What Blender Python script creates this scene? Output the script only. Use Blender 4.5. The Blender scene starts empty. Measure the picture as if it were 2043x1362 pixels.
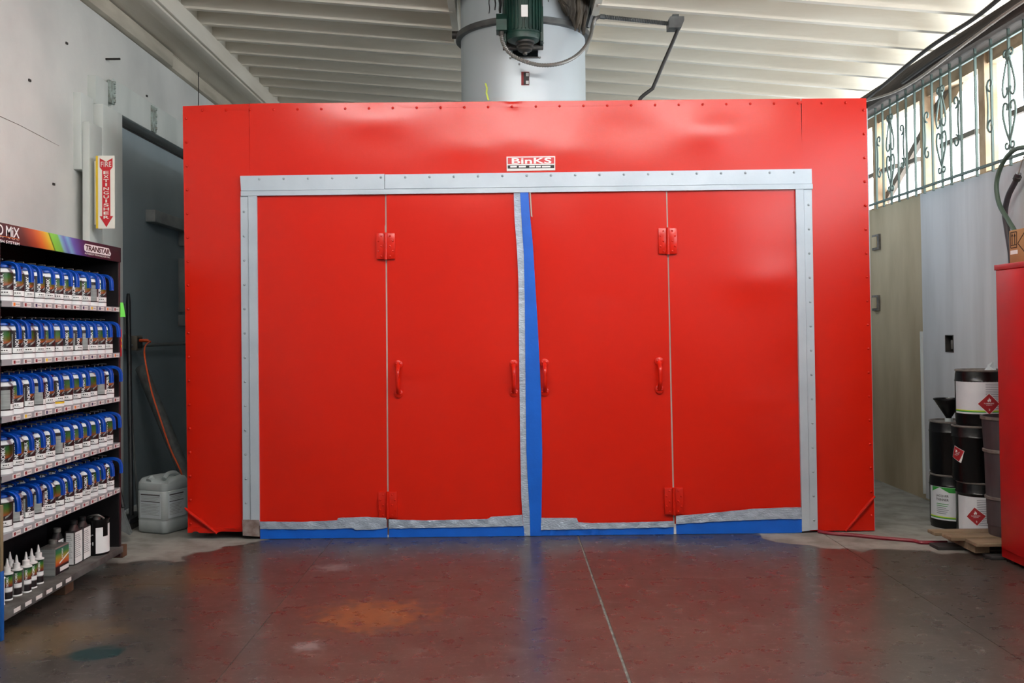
import bpy, bmesh, math, random
from mathutils import Vector, Matrix

random.seed(7)
SC = bpy.context.scene
COL = SC.collection
PI = math.pi

# ------------------------------------------------------------------ camera
W, H, F = 2043.0, 1362.0, 2000.0
EYE = Vector((0.0, 0.0, 1.30))
PITCH, ROLL = math.radians(1.1), math.radians(0.65)
VPX, VPY = 1007.0, 657.0                       # where straight-ahead (+Y) lands in the photo
_w = Vector((0, math.cos(PITCH), math.sin(PITCH)))
_u0 = Vector((0, -math.sin(PITCH), math.cos(PITCH)))
_r0 = Vector((1, 0, 0))
_r = _r0 * math.cos(ROLL) - _u0 * math.sin(ROLL)
_u = _r0 * math.sin(ROLL) + _u0 * math.cos(ROLL)
_d = Vector((0, 1, 0))
PPX = VPX - F * _d.dot(_r) / _d.dot(_w)
PPY = VPY + F * _d.dot(_u) / _d.dot(_w)
cam_d = bpy.data.cameras.new('camera')
cam = bpy.data.objects.new('camera', cam_d)
COL.objects.link(cam)
cam_d.sensor_fit = 'HORIZONTAL'
cam_d.sensor_width = 36.0
cam_d.lens = 36.0 * F / W
cam_d.shift_x = (W / 2 - PPX) / W
cam_d.shift_y = (PPY - H / 2) / W
cam_d.clip_start = 0.05
m3 = Matrix((_r, _u, -_w)).transposed()
cam.matrix_world = Matrix.Translation(EYE) @ m3.to_4x4()
SC.camera = cam


def ray(px, py):
    return _r * ((px - PPX) / F) - _u * ((py - PPY) / F) + _w


def PY_(px, py, Y):
    d = ray(px, py)
    return EYE + d * (Y / d.y)


def PX_(px, py, X):
    d = ray(px, py)
    return EYE + d * (X / d.x)


def PZ_(px, py, Z=0.0):
    d = ray(px, py)
    return EYE + d * ((Z - EYE.z) / d.z)


# ------------------------------------------------------------------ world, lights, exposure
wd = bpy.data.worlds.new('world')
SC.world = wd
wd.use_nodes = True
bg = wd.node_tree.nodes['Background']
bg.inputs[0].default_value = (0.88, 0.95, 1.0, 1)
bg.inputs[1].default_value = 9.5

SC.view_settings.view_transform = 'Standard'
SC.view_settings.look = 'None'
SC.view_settings.gamma = 1.0
SC.view_settings.use_curve_mapping = False
SC.view_settings.exposure = 0.05
try:
    SC.cycles.use_denoising = True
    SC.cycles.max_bounces = 8
    SC.cycles.diffuse_bounces = 5
except Exception:
    pass

FRONT_Y = -2.6       # front wall, behind the camera
BACK_Y = 13.4
WL, WR = -2.75, 3.12  # inner faces of the side walls
SILL, WTOP = 2.27, 3.08


def area(name, loc, rot, sx, sy, power, color=(1, 1, 1), portal=False):
    l = bpy.data.lights.new(name, 'AREA')
    l.shape = 'RECTANGLE'
    l.size, l.size_y = sx, sy
    l.energy = power
    l.color = color
    if portal:
        l.cycles.is_portal = True
    o = bpy.data.objects.new(name, l)
    o.location = loc
    o.rotation_euler = rot
    COL.objects.link(o)
    return o


area('window_right_offscreen', (3.26, 5.1, (SILL + WTOP) / 2), (0, PI / 2, 0), WTOP - SILL, 13.4, 1, portal=True)


# ------------------------------------------------------------------ materials
def lin(c):
    return tuple(((x / 255.0) / 12.92 if x / 255.0 <= 0.04045 else ((x / 255.0 + 0.055) / 1.055) ** 2.4) for x in c) + (1.0,)


MATS = {}


def mat(name, col, rough=0.6, metal=0.0, col2=None, scale=6.0, bump=0.0, bscale=40.0, coat=0.0,
        rvar=0.0, stretch=(1, 1, 1), detail=4.0, lo=0.35, hi=0.65, spec=0.5, aniso=0.0):
    m = bpy.data.materials.new(name)
    m.use_nodes = True
    nt = m.node_tree
    b = nt.nodes['Principled BSDF']
    b.inputs['Base Color'].default_value = lin(col)
    b.inputs['Roughness'].default_value = rough
    b.inputs['Metallic'].default_value = metal
    b.inputs['Specular IOR Level'].default_value = spec
    if coat:
        b.inputs['Coat Weight'].default_value = coat
        b.inputs['Coat Roughness'].default_value = 0.15
    if col2 or bump or rvar:
        tc = nt.nodes.new('ShaderNodeTexCoord')
        mp = nt.nodes.new('ShaderNodeMapping')
        mp.inputs['Scale'].default_value = stretch
        nt.links.new(tc.outputs['Object'], mp.inputs['Vector'])
        if col2 or rvar:
            n = nt.nodes.new('ShaderNodeTexNoise')
            n.inputs['Scale'].default_value = scale
            n.inputs['Detail'].default_value = detail
            nt.links.new(mp.outputs[0], n.inputs['Vector'])
            mr = nt.nodes.new('ShaderNodeMapRange')
            mr.inputs['From Min'].default_value = lo
            mr.inputs['From Max'].default_value = hi
            nt.links.new(n.outputs['Fac'], mr.inputs['Value'])
            if col2:
                mx = nt.nodes.new('ShaderNodeMix')
                mx.data_type = 'RGBA'
                mx.inputs['A'].default_value = lin(col)
                mx.inputs['B'].default_value = lin(col2)
                nt.links.new(mr.outputs[0], mx.inputs['Factor'])
                nt.links.new(mx.outputs['Result'], b.inputs['Base Color'])
            if rvar:
                r2 = nt.nodes.new('ShaderNodeMapRange')
                r2.inputs['To Min'].default_value = rough
                r2.inputs['To Max'].default_value = min(1, rough + rvar)
                nt.links.new(mr.outputs[0], r2.inputs['Value'])
                nt.links.new(r2.outputs[0], b.inputs['Roughness'])
        if bump:
            n2 = nt.nodes.new('ShaderNodeTexNoise')
            n2.inputs['Scale'].default_value = bscale
            n2.inputs['Detail'].default_value = 3
            nt.links.new(mp.outputs[0], n2.inputs['Vector'])
            bp = nt.nodes.new('ShaderNodeBump')
            bp.inputs['Strength'].default_value = bump
            bp.inputs['Distance'].default_value = 0.01
            nt.links.new(n2.outputs['Fac'], bp.inputs['Height'])
            nt.links.new(bp.outputs[0], b.inputs['Normal'])
    MATS[name] = m
    return m


mat('red_paint', (206, 31, 12), 0.24, 0, (200, 27, 11), 1.2, 0.02, 120, lo=0.2, hi=0.8, detail=2, spec=0.38)
mat('cabinet_red', (196, 14, 18), 0.38, 0, (182, 10, 15), 3)
mat('grey_trim', (190, 202, 212), 0.42, 0.15, (178, 191, 202), 4, 0.05, 60)
mat('bolt_grey', (160, 170, 178), 0.4, 0.3)
mat('seal', (176, 160, 150), 0.7)
mat('duct_tape', (182, 196, 212), 0.28, 0.25, (158, 172, 190), 14, 0.5, 60, stretch=(1, 1, 3))
mat('blue_tape', (0, 96, 206), 0.45, 0, (0, 90, 196), 8, 0.08, 60)
mat('white_paper', (226, 226, 224), 0.7)
mat('galv', (200, 210, 215), 0.45, 0.4, (190, 198, 204), 1.6, 0.03, 30, stretch=(1, 1, 0.25))
mat('steel', (120, 124, 126), 0.4, 0.7)
mat('flange', (110, 112, 112), 0.45, 0.5, (84, 84, 84), 8)
mat('dark_steel', (52, 52, 52), 0.5, 0.5, (74, 70, 66), 20)
mat('flex', (140, 138, 134), 0.42, 0.6)
mat('black', (8, 8, 9), 0.6)
mat('soot', (44, 40, 36), 0.95, 0, (88, 80, 70), 16, 0.9, 30, stretch=(1, 1, 0.3))
mat('motor_green', (22, 62, 52), 0.42, 0, (14, 42, 36), 9)
mat('wall_white', (216, 216, 212), 0.85, 0, (196, 197, 194), 1.4, 0.25, 14, detail=6)
mat('wall_panel', (206, 204, 206), 0.75, 0, (190, 188, 190), 2.0, 0.06, 8, stretch=(1, 3, 0.4))
mat('wall_dirty', (198, 180, 152), 0.85, 0, (166, 148, 120), 1.5, 0.2, 10, stretch=(1, 1.5, 0.5), detail=6)
mat('board_white', (214, 218, 214), 0.75, 0, (196, 202, 198), 3, 0.12, 30, stretch=(1, 1, 0.3))
mat('beam_cream', (232, 225, 212), 0.8, 0, (218, 209, 194), 1.6, 0.2, 22, stretch=(3, 0.5, 3))
mat('joist_cream', (238, 232, 220), 0.75, 0, (226, 218, 204), 2.2, 0.15, 20, stretch=(0.5, 3, 3))
mat('deck_cream', (232, 225, 212), 0.8)
mat('ledger', (196, 188, 172), 0.85, 0, (168, 160, 144), 2.4, 0.3, 18, stretch=(3, 0.6, 3))
mat('right_beam', (78, 70, 64), 0.85, 0, (56, 50, 46), 5, 0.3, 30, stretch=(3, 0.4, 3))
mat('grey_door', (156, 170, 176), 0.7, 0, (140, 154, 160), 1.1, 0.05, 10)
mat('grey_rail', (160, 164, 164), 0.7, 0, (140, 144, 144), 6, 0.2, 30)
mat('peeled', (176, 192, 186), 0.8, 0, (120, 120, 110), 22, 0.6, 60)
mat('iron', (92, 108, 102), 0.6, 0.1)
mat('wood_out', (196, 170, 140), 0.85, 0, (160, 132, 104), 5, 0.2, 20)
mat('wood_backlit_crack', (120, 110, 100), 0.85, 0, (92, 84, 76), 6, 0.2, 30)  # backlit shade mixed into rail and brace wood; the plaster crack shares it
mat('cable_black', (38, 36, 36), 0.6)
mat('cable_grey', (150, 142, 134), 0.5, 0.3)
mat('rack_black', (13, 11, 13), 0.55, 0, (20, 14, 18), 6)
mat('rack_maroon', (46, 16, 24), 0.4)
mat('shelf_grey', (150, 152, 156), 0.5, 0.1)
mat('deck_grey', (92, 92, 90), 0.7, 0, (60, 58, 56), 12, 0.2, 50)
mat('tag_white', (222, 216, 214), 0.6)
for n_, c_ in (('tag_red', (128, 30, 34)), ('tag_orange', (226, 120, 40)), ('tag_navy', (44, 36, 84)), ('tag_brown', (110, 50, 44)), ('tag_yellow', (232, 188, 30))):
    mat(n_, c_, 0.6)
mat('can_metal', (60, 58, 58), 0.4, 0.4)
mat('can_dark', (32, 16, 20), 0.42)
mat('can_white', (232, 232, 232), 0.4)
mat('can_grey', (128, 132, 130), 0.5, 0, (160, 164, 162), 30, stretch=(0.1, 0.1, 6))
mat('sticker', (236, 236, 234), 0.55)
mat('print_dark', (70, 66, 66), 0.6)
mat('blue_lid', (6, 74, 172), 0.3, 0, (4, 64, 158), 8)
mat('wire', (150, 148, 140), 0.4, 0.6)
mat('cap_black', (26, 26, 27), 0.45)
mat('tin_grey', (138, 136, 132), 0.4, 0.5)
mat('cap_white', (232, 230, 228), 0.45)
mat('sign_red', (200, 34, 44), 0.4)
mat('sign_white', (238, 236, 226), 0.4)
mat('sign_yellow', (228, 192, 40), 0.5)
mat('black_paint', (7, 7, 8), 0.26, 0, (11, 11, 12), 6, 0.05, 20, spec=0.35)
mat('pail_label', (214, 216, 220), 0.5, 0, (196, 200, 206), 5)
mat('pail_text', (120, 124, 132), 0.6)
mat('green', (40, 140, 50), 0.5)
mat('yellowgreen', (196, 210, 40), 0.5)
mat('hazard_red', (150, 22, 30), 0.5)
mat('teal_label', (30, 120, 104), 0.5)
mat('drum_grey', (70, 64, 66), 0.6, 0, (48, 42, 46), 12, 0.1, 30, stretch=(1, 1, 0.2))
mat('rim_grey', (120, 112, 106), 0.55, 0, (84, 78, 74), 20)
mat('pallet', (140, 122, 98), 0.85, 0, (110, 92, 70), 7, 0.2, 40, stretch=(0.4, 3, 3))
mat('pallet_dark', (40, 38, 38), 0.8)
mat('wood_block', (96, 66, 44), 0.8, 0, (70, 48, 34), 8)
mat('cardboard', (176, 136, 92), 0.85, 0, (166, 126, 84), 6)
mat('print_brown', (56, 40, 28), 0.8)
mat('hose_red', (122, 22, 40), 0.45)
mat('hose_green', (72, 92, 78), 0.5)
mat('hose_dark', (60, 56, 60), 0.5)
mat('jug', (176, 184, 184), 0.45, 0, (156, 164, 164), 5)
mat('jug_label', (190, 198, 202), 0.6)
mat('orange_cord', (216, 84, 34), 0.5)
mat('pole_black', (16, 18, 22), 0.5)
mat('pole_grey', (100, 104, 104), 0.6, 0, (78, 82, 82), 10, stretch=(3, 3, 0.4))
mat('pipe_grey', (110, 116, 116), 0.5)
mat('outlet_box', (110, 104, 94), 0.5, 0.3)
mat('note_green', (120, 232, 90), 0.7)
mat('display_blue', (6, 84, 160), 0.5)
mat('display_tan', (128, 112, 84), 0.7)
mat('lamp_white', (235, 235, 235), 0.4)
mat('yellow_ribbon', (196, 210, 84), 0.6)
mat('joint_fill', (118, 118, 112), 0.9, 0, (80, 80, 76), 20, 0.3, 60)
mat('rust', (118, 96, 88), 0.7, 0.1, (150, 140, 136), 26, lo=0.3, hi=0.7)


def floor_material():
    m = bpy.data.materials.new('floor_concrete')
    m.use_nodes = True
    nt = m.node_tree
    N, L = nt.nodes, nt.links
    b = N['Principled BSDF']
    geo = N.new('ShaderNodeNewGeometry')
    sep = N.new('ShaderNodeSeparateXYZ')
    L.new(geo.outputs['Position'], sep.inputs[0])

    def math_(op, a, b_=None, clamp=False):
        n = N.new('ShaderNodeMath')
        n.operation = op
        n.use_clamp = clamp
        for i, v in enumerate((a, b_)):
            if v is None:
                continue
            if isinstance(v, (int, float)):
                n.inputs[i].default_value = v
            else:
                L.new(v, n.inputs[i])
        return n.outputs[0]

    def noise(scale, detail=4.0, vec=None, rough=0.55):
        n = N.new('ShaderNodeTexNoise')
        n.inputs['Scale'].default_value = scale
        n.inputs['Detail'].default_value = detail
        n.inputs['Roughness'].default_value = rough
        L.new(vec or geo.outputs['Position'], n.inputs['Vector'])
        return n.outputs['Fac']

    def smooth(v, a, c):
        n = N.new('ShaderNodeMapRange')
        n.interpolation_type = 'SMOOTHSTEP'
        n.inputs['From Min'].default_value = a
        n.inputs['From Max'].default_value = c
        L.new(v, n.inputs['Value'])
        return n.outputs[0]

    def mix(fac, a, c):
        n = N.new('ShaderNodeMix')
        n.data_type = 'RGBA'
        for k, v in (('A', a), ('B', c)):
            if isinstance(v, tuple):
                n.inputs[k].default_value = v
            else:
                L.new(v, n.inputs[k])
        if isinstance(fac, (int, float)):
            n.inputs['Factor'].default_value = fac
        else:
            L.new(fac, n.inputs['Factor'])
        return n.outputs['Result']

    n1 = noise(1.3, 5)
    n2 = noise(6.0, 6)
    n3 = noise(38, 3)
    c = mix(smooth(n1, 0.3, 0.7), lin((58, 55, 52)), lin((70, 62, 57)))
    c = mix(smooth(n2, 0.45, 0.85), c, lin((82, 75, 70)))
    c = mix(math_('MULTIPLY', smooth(n3, 0.55, 0.75), 0.45), c, lin((116, 108, 100)))
    c = mix(math_('MULTIPLY', smooth(noise(3.2, 7, None, 0.7), 0.48, 0.78), 0.32), c, lin((44, 42, 40)))
    c = mix(math_('MULTIPLY', smooth(noise(120, 2), 0.66, 0.74), 0.5), c, lin((150, 144, 138)))

    def blob(x, y, r, soft, col, amount, c_in, ns=5.0, wob=0.6):
        dx = math_('SUBTRACT', sep.outputs[0], x)
        dy = math_('SUBTRACT', sep.outputs[1], y)
        d = math_('SQRT', math_('ADD', math_('MULTIPLY', dx, dx), math_('MULTIPLY', dy, dy)))
        d = math_('ADD', d, math_('MULTIPLY', math_('SUBTRACT', noise(ns, 4), 0.5), r * wob * 2))
        f = math_('MULTIPLY', math_('SUBTRACT', 1.0, smooth(d, r - soft, r + soft)), amount)
        return mix(f, c_in, col)

    c = blob(-0.62, 4.62, 0.20, 0.14, lin((140, 90, 50)), 0.6, c, 14.0, 2.0)
    c = blob(-1.76, 5.35, 0.26, 0.14, lin((110, 88, 58)), 0.4, c, 6.0, 1.2)
    c = blob(-1.95, 4.35, 0.24, 0.12, lin((120, 98, 64)), 0.4, c, 6.0, 1.2)
    c = blob(-1.68, 4.11, 0.10, 0.02, lin((14, 46, 46)), 1.0, c, 9.0, 0.5)
    c = blob(-0.83, 4.17, 0.05, 0.05, lin((130, 130, 130)), 0.6, c, 34.0, 1.8)
    c = blob(-0.95, 5.55, 0.07, 0.07, lin((130, 130, 130)), 0.55, c, 30.0, 2.0)
    # scuffed pale lines
    st = N.new('ShaderNodeMapping')
    st.inputs['Scale'].default_value = (0.5, 3.0, 1)
    st.inputs['Rotation'].default_value = (0, 0, 0.5)
    L.new(geo.outputs['Position'], st.inputs['Vector'])
    n4 = noise(9, 6, st.outputs[0], 0.7)
    c = mix(math_('MULTIPLY', smooth(n4, 0.58, 0.74), 0.45), c, lin((128, 124, 120)))
    # bare, unsealed concrete beside and behind the booth front
    ax = math_('ABSOLUTE', sep.outputs[0])
    edge = math_('SUBTRACT', 6.42, math_('MULTIPLY', smooth(ax, 1.35, 1.95), 0.62))
    yy = math_('ADD', sep.outputs[1], math_('MULTIPLY', math_('SUBTRACT', noise(3.0, 5), 0.5), 0.7))
    bare = smooth(math_('SUBTRACT', yy, edge), -0.03, 0.05)
    c = mix(bare, c, mix(smooth(n2, 0.35, 0.7), lin((150, 148, 142)), lin((118, 116, 110))))
    L.new(c, b.inputs['Base Color'])
    rr = math_('ADD', math_('MULTIPLY', smooth(noise(11.0, 5), 0.2, 0.85), 0.08), 0.255)
    rr = math_('ADD', rr, math_('MULTIPLY', bare, 0.5), True)
    L.new(rr, b.inputs['Roughness'])
    b.inputs['Specular IOR Level'].default_value = 0.45
    bp = N.new('ShaderNodeBump')
    bp.inputs['Strength'].default_value = 0.015
    bp.inputs['Distance'].default_value = 0.003
    L.new(noise(26, 4), bp.inputs['Height'])
    L.new(bp.outputs[0], b.inputs['Normal'])
    MATS['floor'] = m


floor_material()


def ramp_mat(name, stops, axis=1, skew=0.0, z0=0.0, rough=0.35, a=0.0, span=1.0):
    """flat print: colour bands along a local axis"""
    m = bpy.data.materials.new(name)
    m.use_nodes = True
    nt = m.node_tree
    b = nt.nodes['Principled BSDF']
    b.inputs['Roughness'].default_value = rough
    tc = nt.nodes.new('ShaderNodeTexCoord')
    sp = nt.nodes.new('ShaderNodeSeparateXYZ')
    nt.links.new(tc.outputs['Object'], sp.inputs[0])
    m1 = nt.nodes.new('ShaderNodeMath')
    m1.operation = 'MULTIPLY_ADD'
    nt.links.new(sp.outputs[2], m1.inputs[0])
    m1.inputs[1].default_value = skew
    nt.links.new(sp.outputs[axis], m1.inputs[2])
    mr = nt.nodes.new('ShaderNodeMapRange')
    mr.inputs['From Min'].default_value = a
    mr.inputs['From Max'].default_value = a + span
    nt.links.new(m1.outputs[0], mr.inputs['Value'])
    cr = nt.nodes.new('ShaderNodeValToRGB')
    e = cr.color_ramp.elements
    e[0].position, e[0].color = stops[0][0], lin(stops[0][1])
    e[1].position, e[1].color = stops[-1][0], lin(stops[-1][1])
    for p, c in stops[1:-1]:
        x = e.new(p)
        x.color = lin(c)
    nt.links.new(mr.outputs[0], cr.inputs[0])
    nt.links.new(cr.outputs[0], b.inputs['Base Color'])
    MATS[name] = m
    return m


# ------------------------------------------------------------------ mesh building
ORI = {}


class MB:
    def __init__(self):
        self.v, self.f, self.m = [], [], []

    def add(self, vs, fs, mi=0):
        o = len(self.v)
        self.v += [tuple(p) for p in vs]
        for f in fs:
            self.f.append([i + o for i in f])
            self.m.append(mi)
        return self

    def box(self, x0, x1, y0, y1, z0, z1, mi=0, M=None, bev=0.0):
        x0, x1 = min(x0, x1), max(x0, x1)
        y0, y1 = min(y0, y1), max(y0, y1)
        z0, z1 = min(z0, z1), max(z0, z1)
        if bev > 0:
            bm = bmesh.new()
            bmesh.ops.create_cube(bm, size=1.0)
            for v in bm.verts:
                v.co = Vector(((x0 + x1) / 2 + v.co.x * (x1 - x0), (y0 + y1) / 2 + v.co.y * (y1 - y0), (z0 + z1) / 2 + v.co.z * (z1 - z0)))
            bmesh.ops.bevel(bm, geom=bm.edges[:], offset=bev, segments=2, affect='EDGES', profile=0.5)
            bm.verts.index_update()
            vs = [v.co.copy() for v in bm.verts]
            fs = [[v.index for v in f.verts] for f in bm.faces]
            bm.free()
        else:
            vs = [Vector(p) for p in ((x0, y0, z0), (x1, y0, z0), (x1, y1, z0), (x0, y1, z0), (x0, y0, z1), (x1, y0, z1), (x1, y1, z1), (x0, y1, z1))]
            fs = [(0, 3, 2, 1), (4, 5, 6, 7), (0, 1, 5, 4), (1, 2, 6, 5), (2, 3, 7, 6), (3, 0, 4, 7)]
        if M is not None:
            vs = [M @ p for p in vs]
        return self.add(vs, fs, mi)

    def tube(self, pts, r, n=8, mi=0, caps=True, closed=False):
        pts = [Vector(p) for p in pts]
        k = len(pts)
        rs = r if isinstance(r, (list, tuple)) else [r] * k
        tang = []
        for i in range(k):
            a = pts[(i - 1) % k] if (closed or i > 0) else pts[i]
            c = pts[(i + 1) % k] if (closed or i < k - 1) else pts[i]
            t = c - a
            tang.append(t.normalized() if t.length > 1e-9 else Vector((0, 0, 1)))
        t0 = tang[0]
        up = Vector((0, 0, 1)) if abs(t0.z) < 0.9 else Vector((1, 0, 0))
        nrm = (up - t0 * up.dot(t0)).normalized()
        vs, fs = [], []
        for i in range(k):
            t = tang[i]
            nrm = nrm - t * nrm.dot(t)
            nrm = nrm.normalized() if nrm.length > 1e-6 else t.orthogonal().normalized()
            bn = t.cross(nrm)
            for j in range(n):
                a = 2 * PI * j / n
                vs.append(pts[i] + (nrm * math.cos(a) + bn * math.sin(a)) * rs[i])
        seg = k if closed else k - 1
        for i in range(seg):
            i2 = (i + 1) % k
            for j in range(n):
                j2 = (j + 1) % n
                fs.append((i * n + j, i * n + j2, i2 * n + j2, i2 * n + j))
        if caps and not closed:
            fs.append(tuple(range(n - 1, -1, -1)))
            fs.append(tuple((k - 1) * n + j for j in range(n)))
        return self.add(vs, fs, mi)

    def lathe(self, prof, n=24, c=(0, 0, 0), M=None, mi=0, a0=0.0, a1=2 * PI, mis=None):
        """prof: (r, z) list; closed turn around z"""
        full = abs(a1 - a0 - 2 * PI) < 1e-6
        cnt = n if full else n + 1
        c = Vector(c)
        vs = []
        for r, z in prof:
            for j in range(cnt):
                a = a0 + (a1 - a0) * j / n
                p = Vector((r * math.cos(a), r * math.sin(a), z))
                vs.append((M @ p if M is not None else p) + c)
        o = len(self.v)
        self.v += [tuple(p) for p in vs]
        for i in range(len(prof) - 1):
            for j in range(n):
                j2 = (j + 1) % cnt if full else j + 1
                self.f.append([o + i * cnt + j, o + i * cnt + j2, o + (i + 1) * cnt + j2, o + (i + 1) * cnt + j])
                self.m.append(mis[i] if mis else mi)
        return self

    def prism(self, poly, fn, t0, t1, mi=0):
        """poly: 2D outline (simple), fn(a, b, t) -> 3D"""
        k = len(poly)
        vs = [fn(a, b, t0) for a, b in poly] + [fn(a, b, t1) for a, b in poly]
        fs = [tuple(range(k)), tuple(range(2 * k - 1, k - 1, -1))]
        for i in range(k):
            j = (i + 1) % k
            fs.append((i, i + k, j + k, j))
        return self.add(vs, fs, mi)

    def sheet(self, nu, nv, fn, fnb, mi=0):
        """closed sheet: front fn(s,t), back fnb(s,t)"""
        o = len(self.v)
        for g in (fn, fnb):
            for i in range(nu + 1):
                for j in range(nv + 1):
                    self.v.append(tuple(g(i / nu, j / nv)))
        q = nv + 1
        n1 = (nu + 1) * q

        def F_(*a):
            self.f.append([o + x for x in a])
            self.m.append(mi)
        for i in range(nu):
            for j in range(nv):
                a, b, c, d = i * q + j, (i + 1) * q + j, (i + 1) * q + j + 1, i * q + j + 1
                F_(a, b, c, d)
                F_(n1 + d, n1 + c, n1 + b, n1 + a)
        for i in range(nu):
            a, b = i * q, (i + 1) * q
            F_(b, a, n1 + a, n1 + b)
            a, b = i * q + nv, (i + 1) * q + nv
            F_(a, b, n1 + b, n1 + a)
        for j in range(nv):
            a, b = j, j + 1
            F_(a, b, n1 + b, n1 + a)
            a, b = nu * q + j, nu * q + j + 1
            F_(b, a, n1 + a, n1 + b)
        return self

    def build(self, name, mats, parent=None, origin=None, smooth=40, kind=None, label=None, cat=None, group=None, weld=False):
        if parent is not None:
            org = ORI[parent.name]
        elif origin is not None:
            org = Vector(origin)
        else:
            xs = [p[0] for p in self.v]
            ys = [p[1] for p in self.v]
            zs = [p[2] for p in self.v]
            org = Vector(((min(xs) + max(xs)) / 2, (min(ys) + max(ys)) / 2, min(zs)))
        me = bpy.data.meshes.new(name)
        me.from_pydata([(p[0] - org.x, p[1] - org.y, p[2] - org.z) for p in self.v], [], self.f)
        if isinstance(mats, str):
            mats = [mats]
        for k in mats:
            me.materials.append(MATS[k])
        me.polygons.foreach_set('material_index', self.m)
        bm = bmesh.new()
        bm.from_mesh(me)
        if weld:
            bmesh.ops.remove_doubles(bm, verts=bm.verts[:], dist=1e-5)
        bmesh.ops.recalc_face_normals(bm, faces=bm.faces[:])
        bm.to_mesh(me)
        bm.free()
        if smooth:
            me.polygons.foreach_set('use_smooth', [True] * len(me.polygons))
            me.set_sharp_from_angle(angle=math.radians(smooth))
        me.update()
        o = bpy.data.objects.new(name, me)
        COL.objects.link(o)
        ORI[o.name] = org
        if parent is not None:
            o.parent = parent
        else:
            o.location = org
        return tag(o, label, cat, group, kind)


def tag(o, label=None, cat=None, group=None, kind=None):
    if label:
        o['label'] = label
    if cat:
        o['category'] = cat
    if group:
        o['group'] = group
    if kind:
        o['kind'] = kind
    return o


def thing(name, loc, label, cat, group=None):
    o = bpy.data.objects.new(name, None)
    o.empty_display_size = 0.05
    o.location = loc
    COL.objects.link(o)
    ORI[o.name] = Vector(loc)
    return tag(o, label, cat, group)


def dup(root, loc, rotz=0.0, label=None, group=None, only=None):
    r = root.copy()
    COL.objects.link(r)
    r.location = loc
    r.rotation_euler = (0, 0, rotz)
    if label:
        r['label'] = label
    if group:
        r['group'] = group
    kids = []
    for ch in root.children:
        if only and ch.name.split('.')[0] not in only:
            continue
        c = ch.copy()
        COL.objects.link(c)
        c.parent = r
        kids.append(c)
    return r, kids


def text_mesh(s, size=1.0, bold=0.0, align='LEFT', space=1.0, line=1.0):
    cu = bpy.data.curves.new('t', 'FONT')
    cu.body = s
    cu.size = size
    cu.offset = bold
    cu.align_x = align
    cu.space_character = space
    cu.space_line = line
    cu.resolution_u = 3
    cu.fill_mode = 'FRONT'
    ob = bpy.data.objects.new('t', cu)
    COL.objects.link(ob)
    dg = bpy.context.evaluated_depsgraph_get()
    dg.update()
    me = bpy.data.meshes.new_from_object(ob.evaluated_get(dg))
    vs = [v.co.copy() for v in me.vertices]
    fs = [list(p.vertices) for p in me.polygons]
    bpy.data.objects.remove(ob)
    bpy.data.curves.remove(cu)
    bpy.data.meshes.remove(me)
    return vs, fs


def fit_text(s, w, h, bold=0.0, space=1.0, line=1.0, align='LEFT'):
    """text squeezed to exactly w x h, origin at lower left"""
    vs, fs = text_mesh(s, 1.0, bold, align, space, line)
    x0, x1 = min(v.x for v in vs), max(v.x for v in vs)
    y0, y1 = min(v.y for v in vs), max(v.y for v in vs)
    return [((v.x - x0) / (x1 - x0) * w, (v.y - y0) / (y1 - y0) * h) for v in vs], fs


def catmull(pts, n=6):
    pts = [Vector(p) for p in pts]
    out = []
    for i in range(len(pts) - 1):
        p0 = pts[max(i - 1, 0)]
        p1, p2 = pts[i], pts[i + 1]
        p3 = pts[min(i + 2, len(pts) - 1)]
        for k in range(n):
            t = k / n
            out.append(0.5 * ((2 * p1) + (p2 - p0) * t + (2 * p0 - 5 * p1 + 4 * p2 - p3) * t * t + (3 * p1 - p0 - 3 * p2 + p3) * t ** 3))
    out.append(pts[-1])
    return out


def wob(x, y, s=1.0, seed=0.0):
    return (math.sin(x * 3.1 * s + seed) * math.cos(y * 2.7 * s + seed * 1.7) + 0.5 * math.sin(x * 7.3 * s + y * 5.1 * s + seed * 2.3)) / 1.5


# ================================================================== THE ROOM
def jz(X):                    # underside of the roof joists: the roof falls to the right
    return 1.3 + 1.965 + 0.09 * (3.0 - X)


# ---- floor: a base with joint filler, and concrete slabs sawn apart
fb = MB().box(-4.0, 4.2, FRONT_Y - 1.5, BACK_Y + 0.2, -0.12, -0.004)
floor = fb.build('floor', 'joint_fill', origin=(0, 0, 0), smooth=None, kind='structure')
gx = [-4.0, -1.09, 0.445, 1.98, 4.2]
gy = [FRONT_Y - 1.5, -0.9, 2.1, 5.22, 8.3, BACK_Y + 0.2]
for i in range(4):
    for j in range(5):
        g = 0.002
        gl = 0.0065 if i == 2 else 0.0022
        gr = 0.0065 if i == 1 else 0.0022
        MB().box(gx[i] + gl, gx[i + 1] - gr, gy[j] + g, gy[j + 1] - g, -0.06, 0.0, bev=0.0).build('slab', 'floor', floor, smooth=None)

# ---- left wall with the opening of the sliding door
D0, D1, DT = 7.0, 9.7, 2.865
wl = MB()
wl.box(WL - 0.2, WL, FRONT_Y, D0, 0, 3.48)
wl.box(WL - 0.2, WL, D0, D1, DT, 3.48)
wl.box(WL - 0.2, WL, D1, BACK_Y, 0, 3.48)
wall_left = wl.build('wall_left', 'wall_white', origin=(0, 0, 0), smooth=None, kind='structure')
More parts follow.
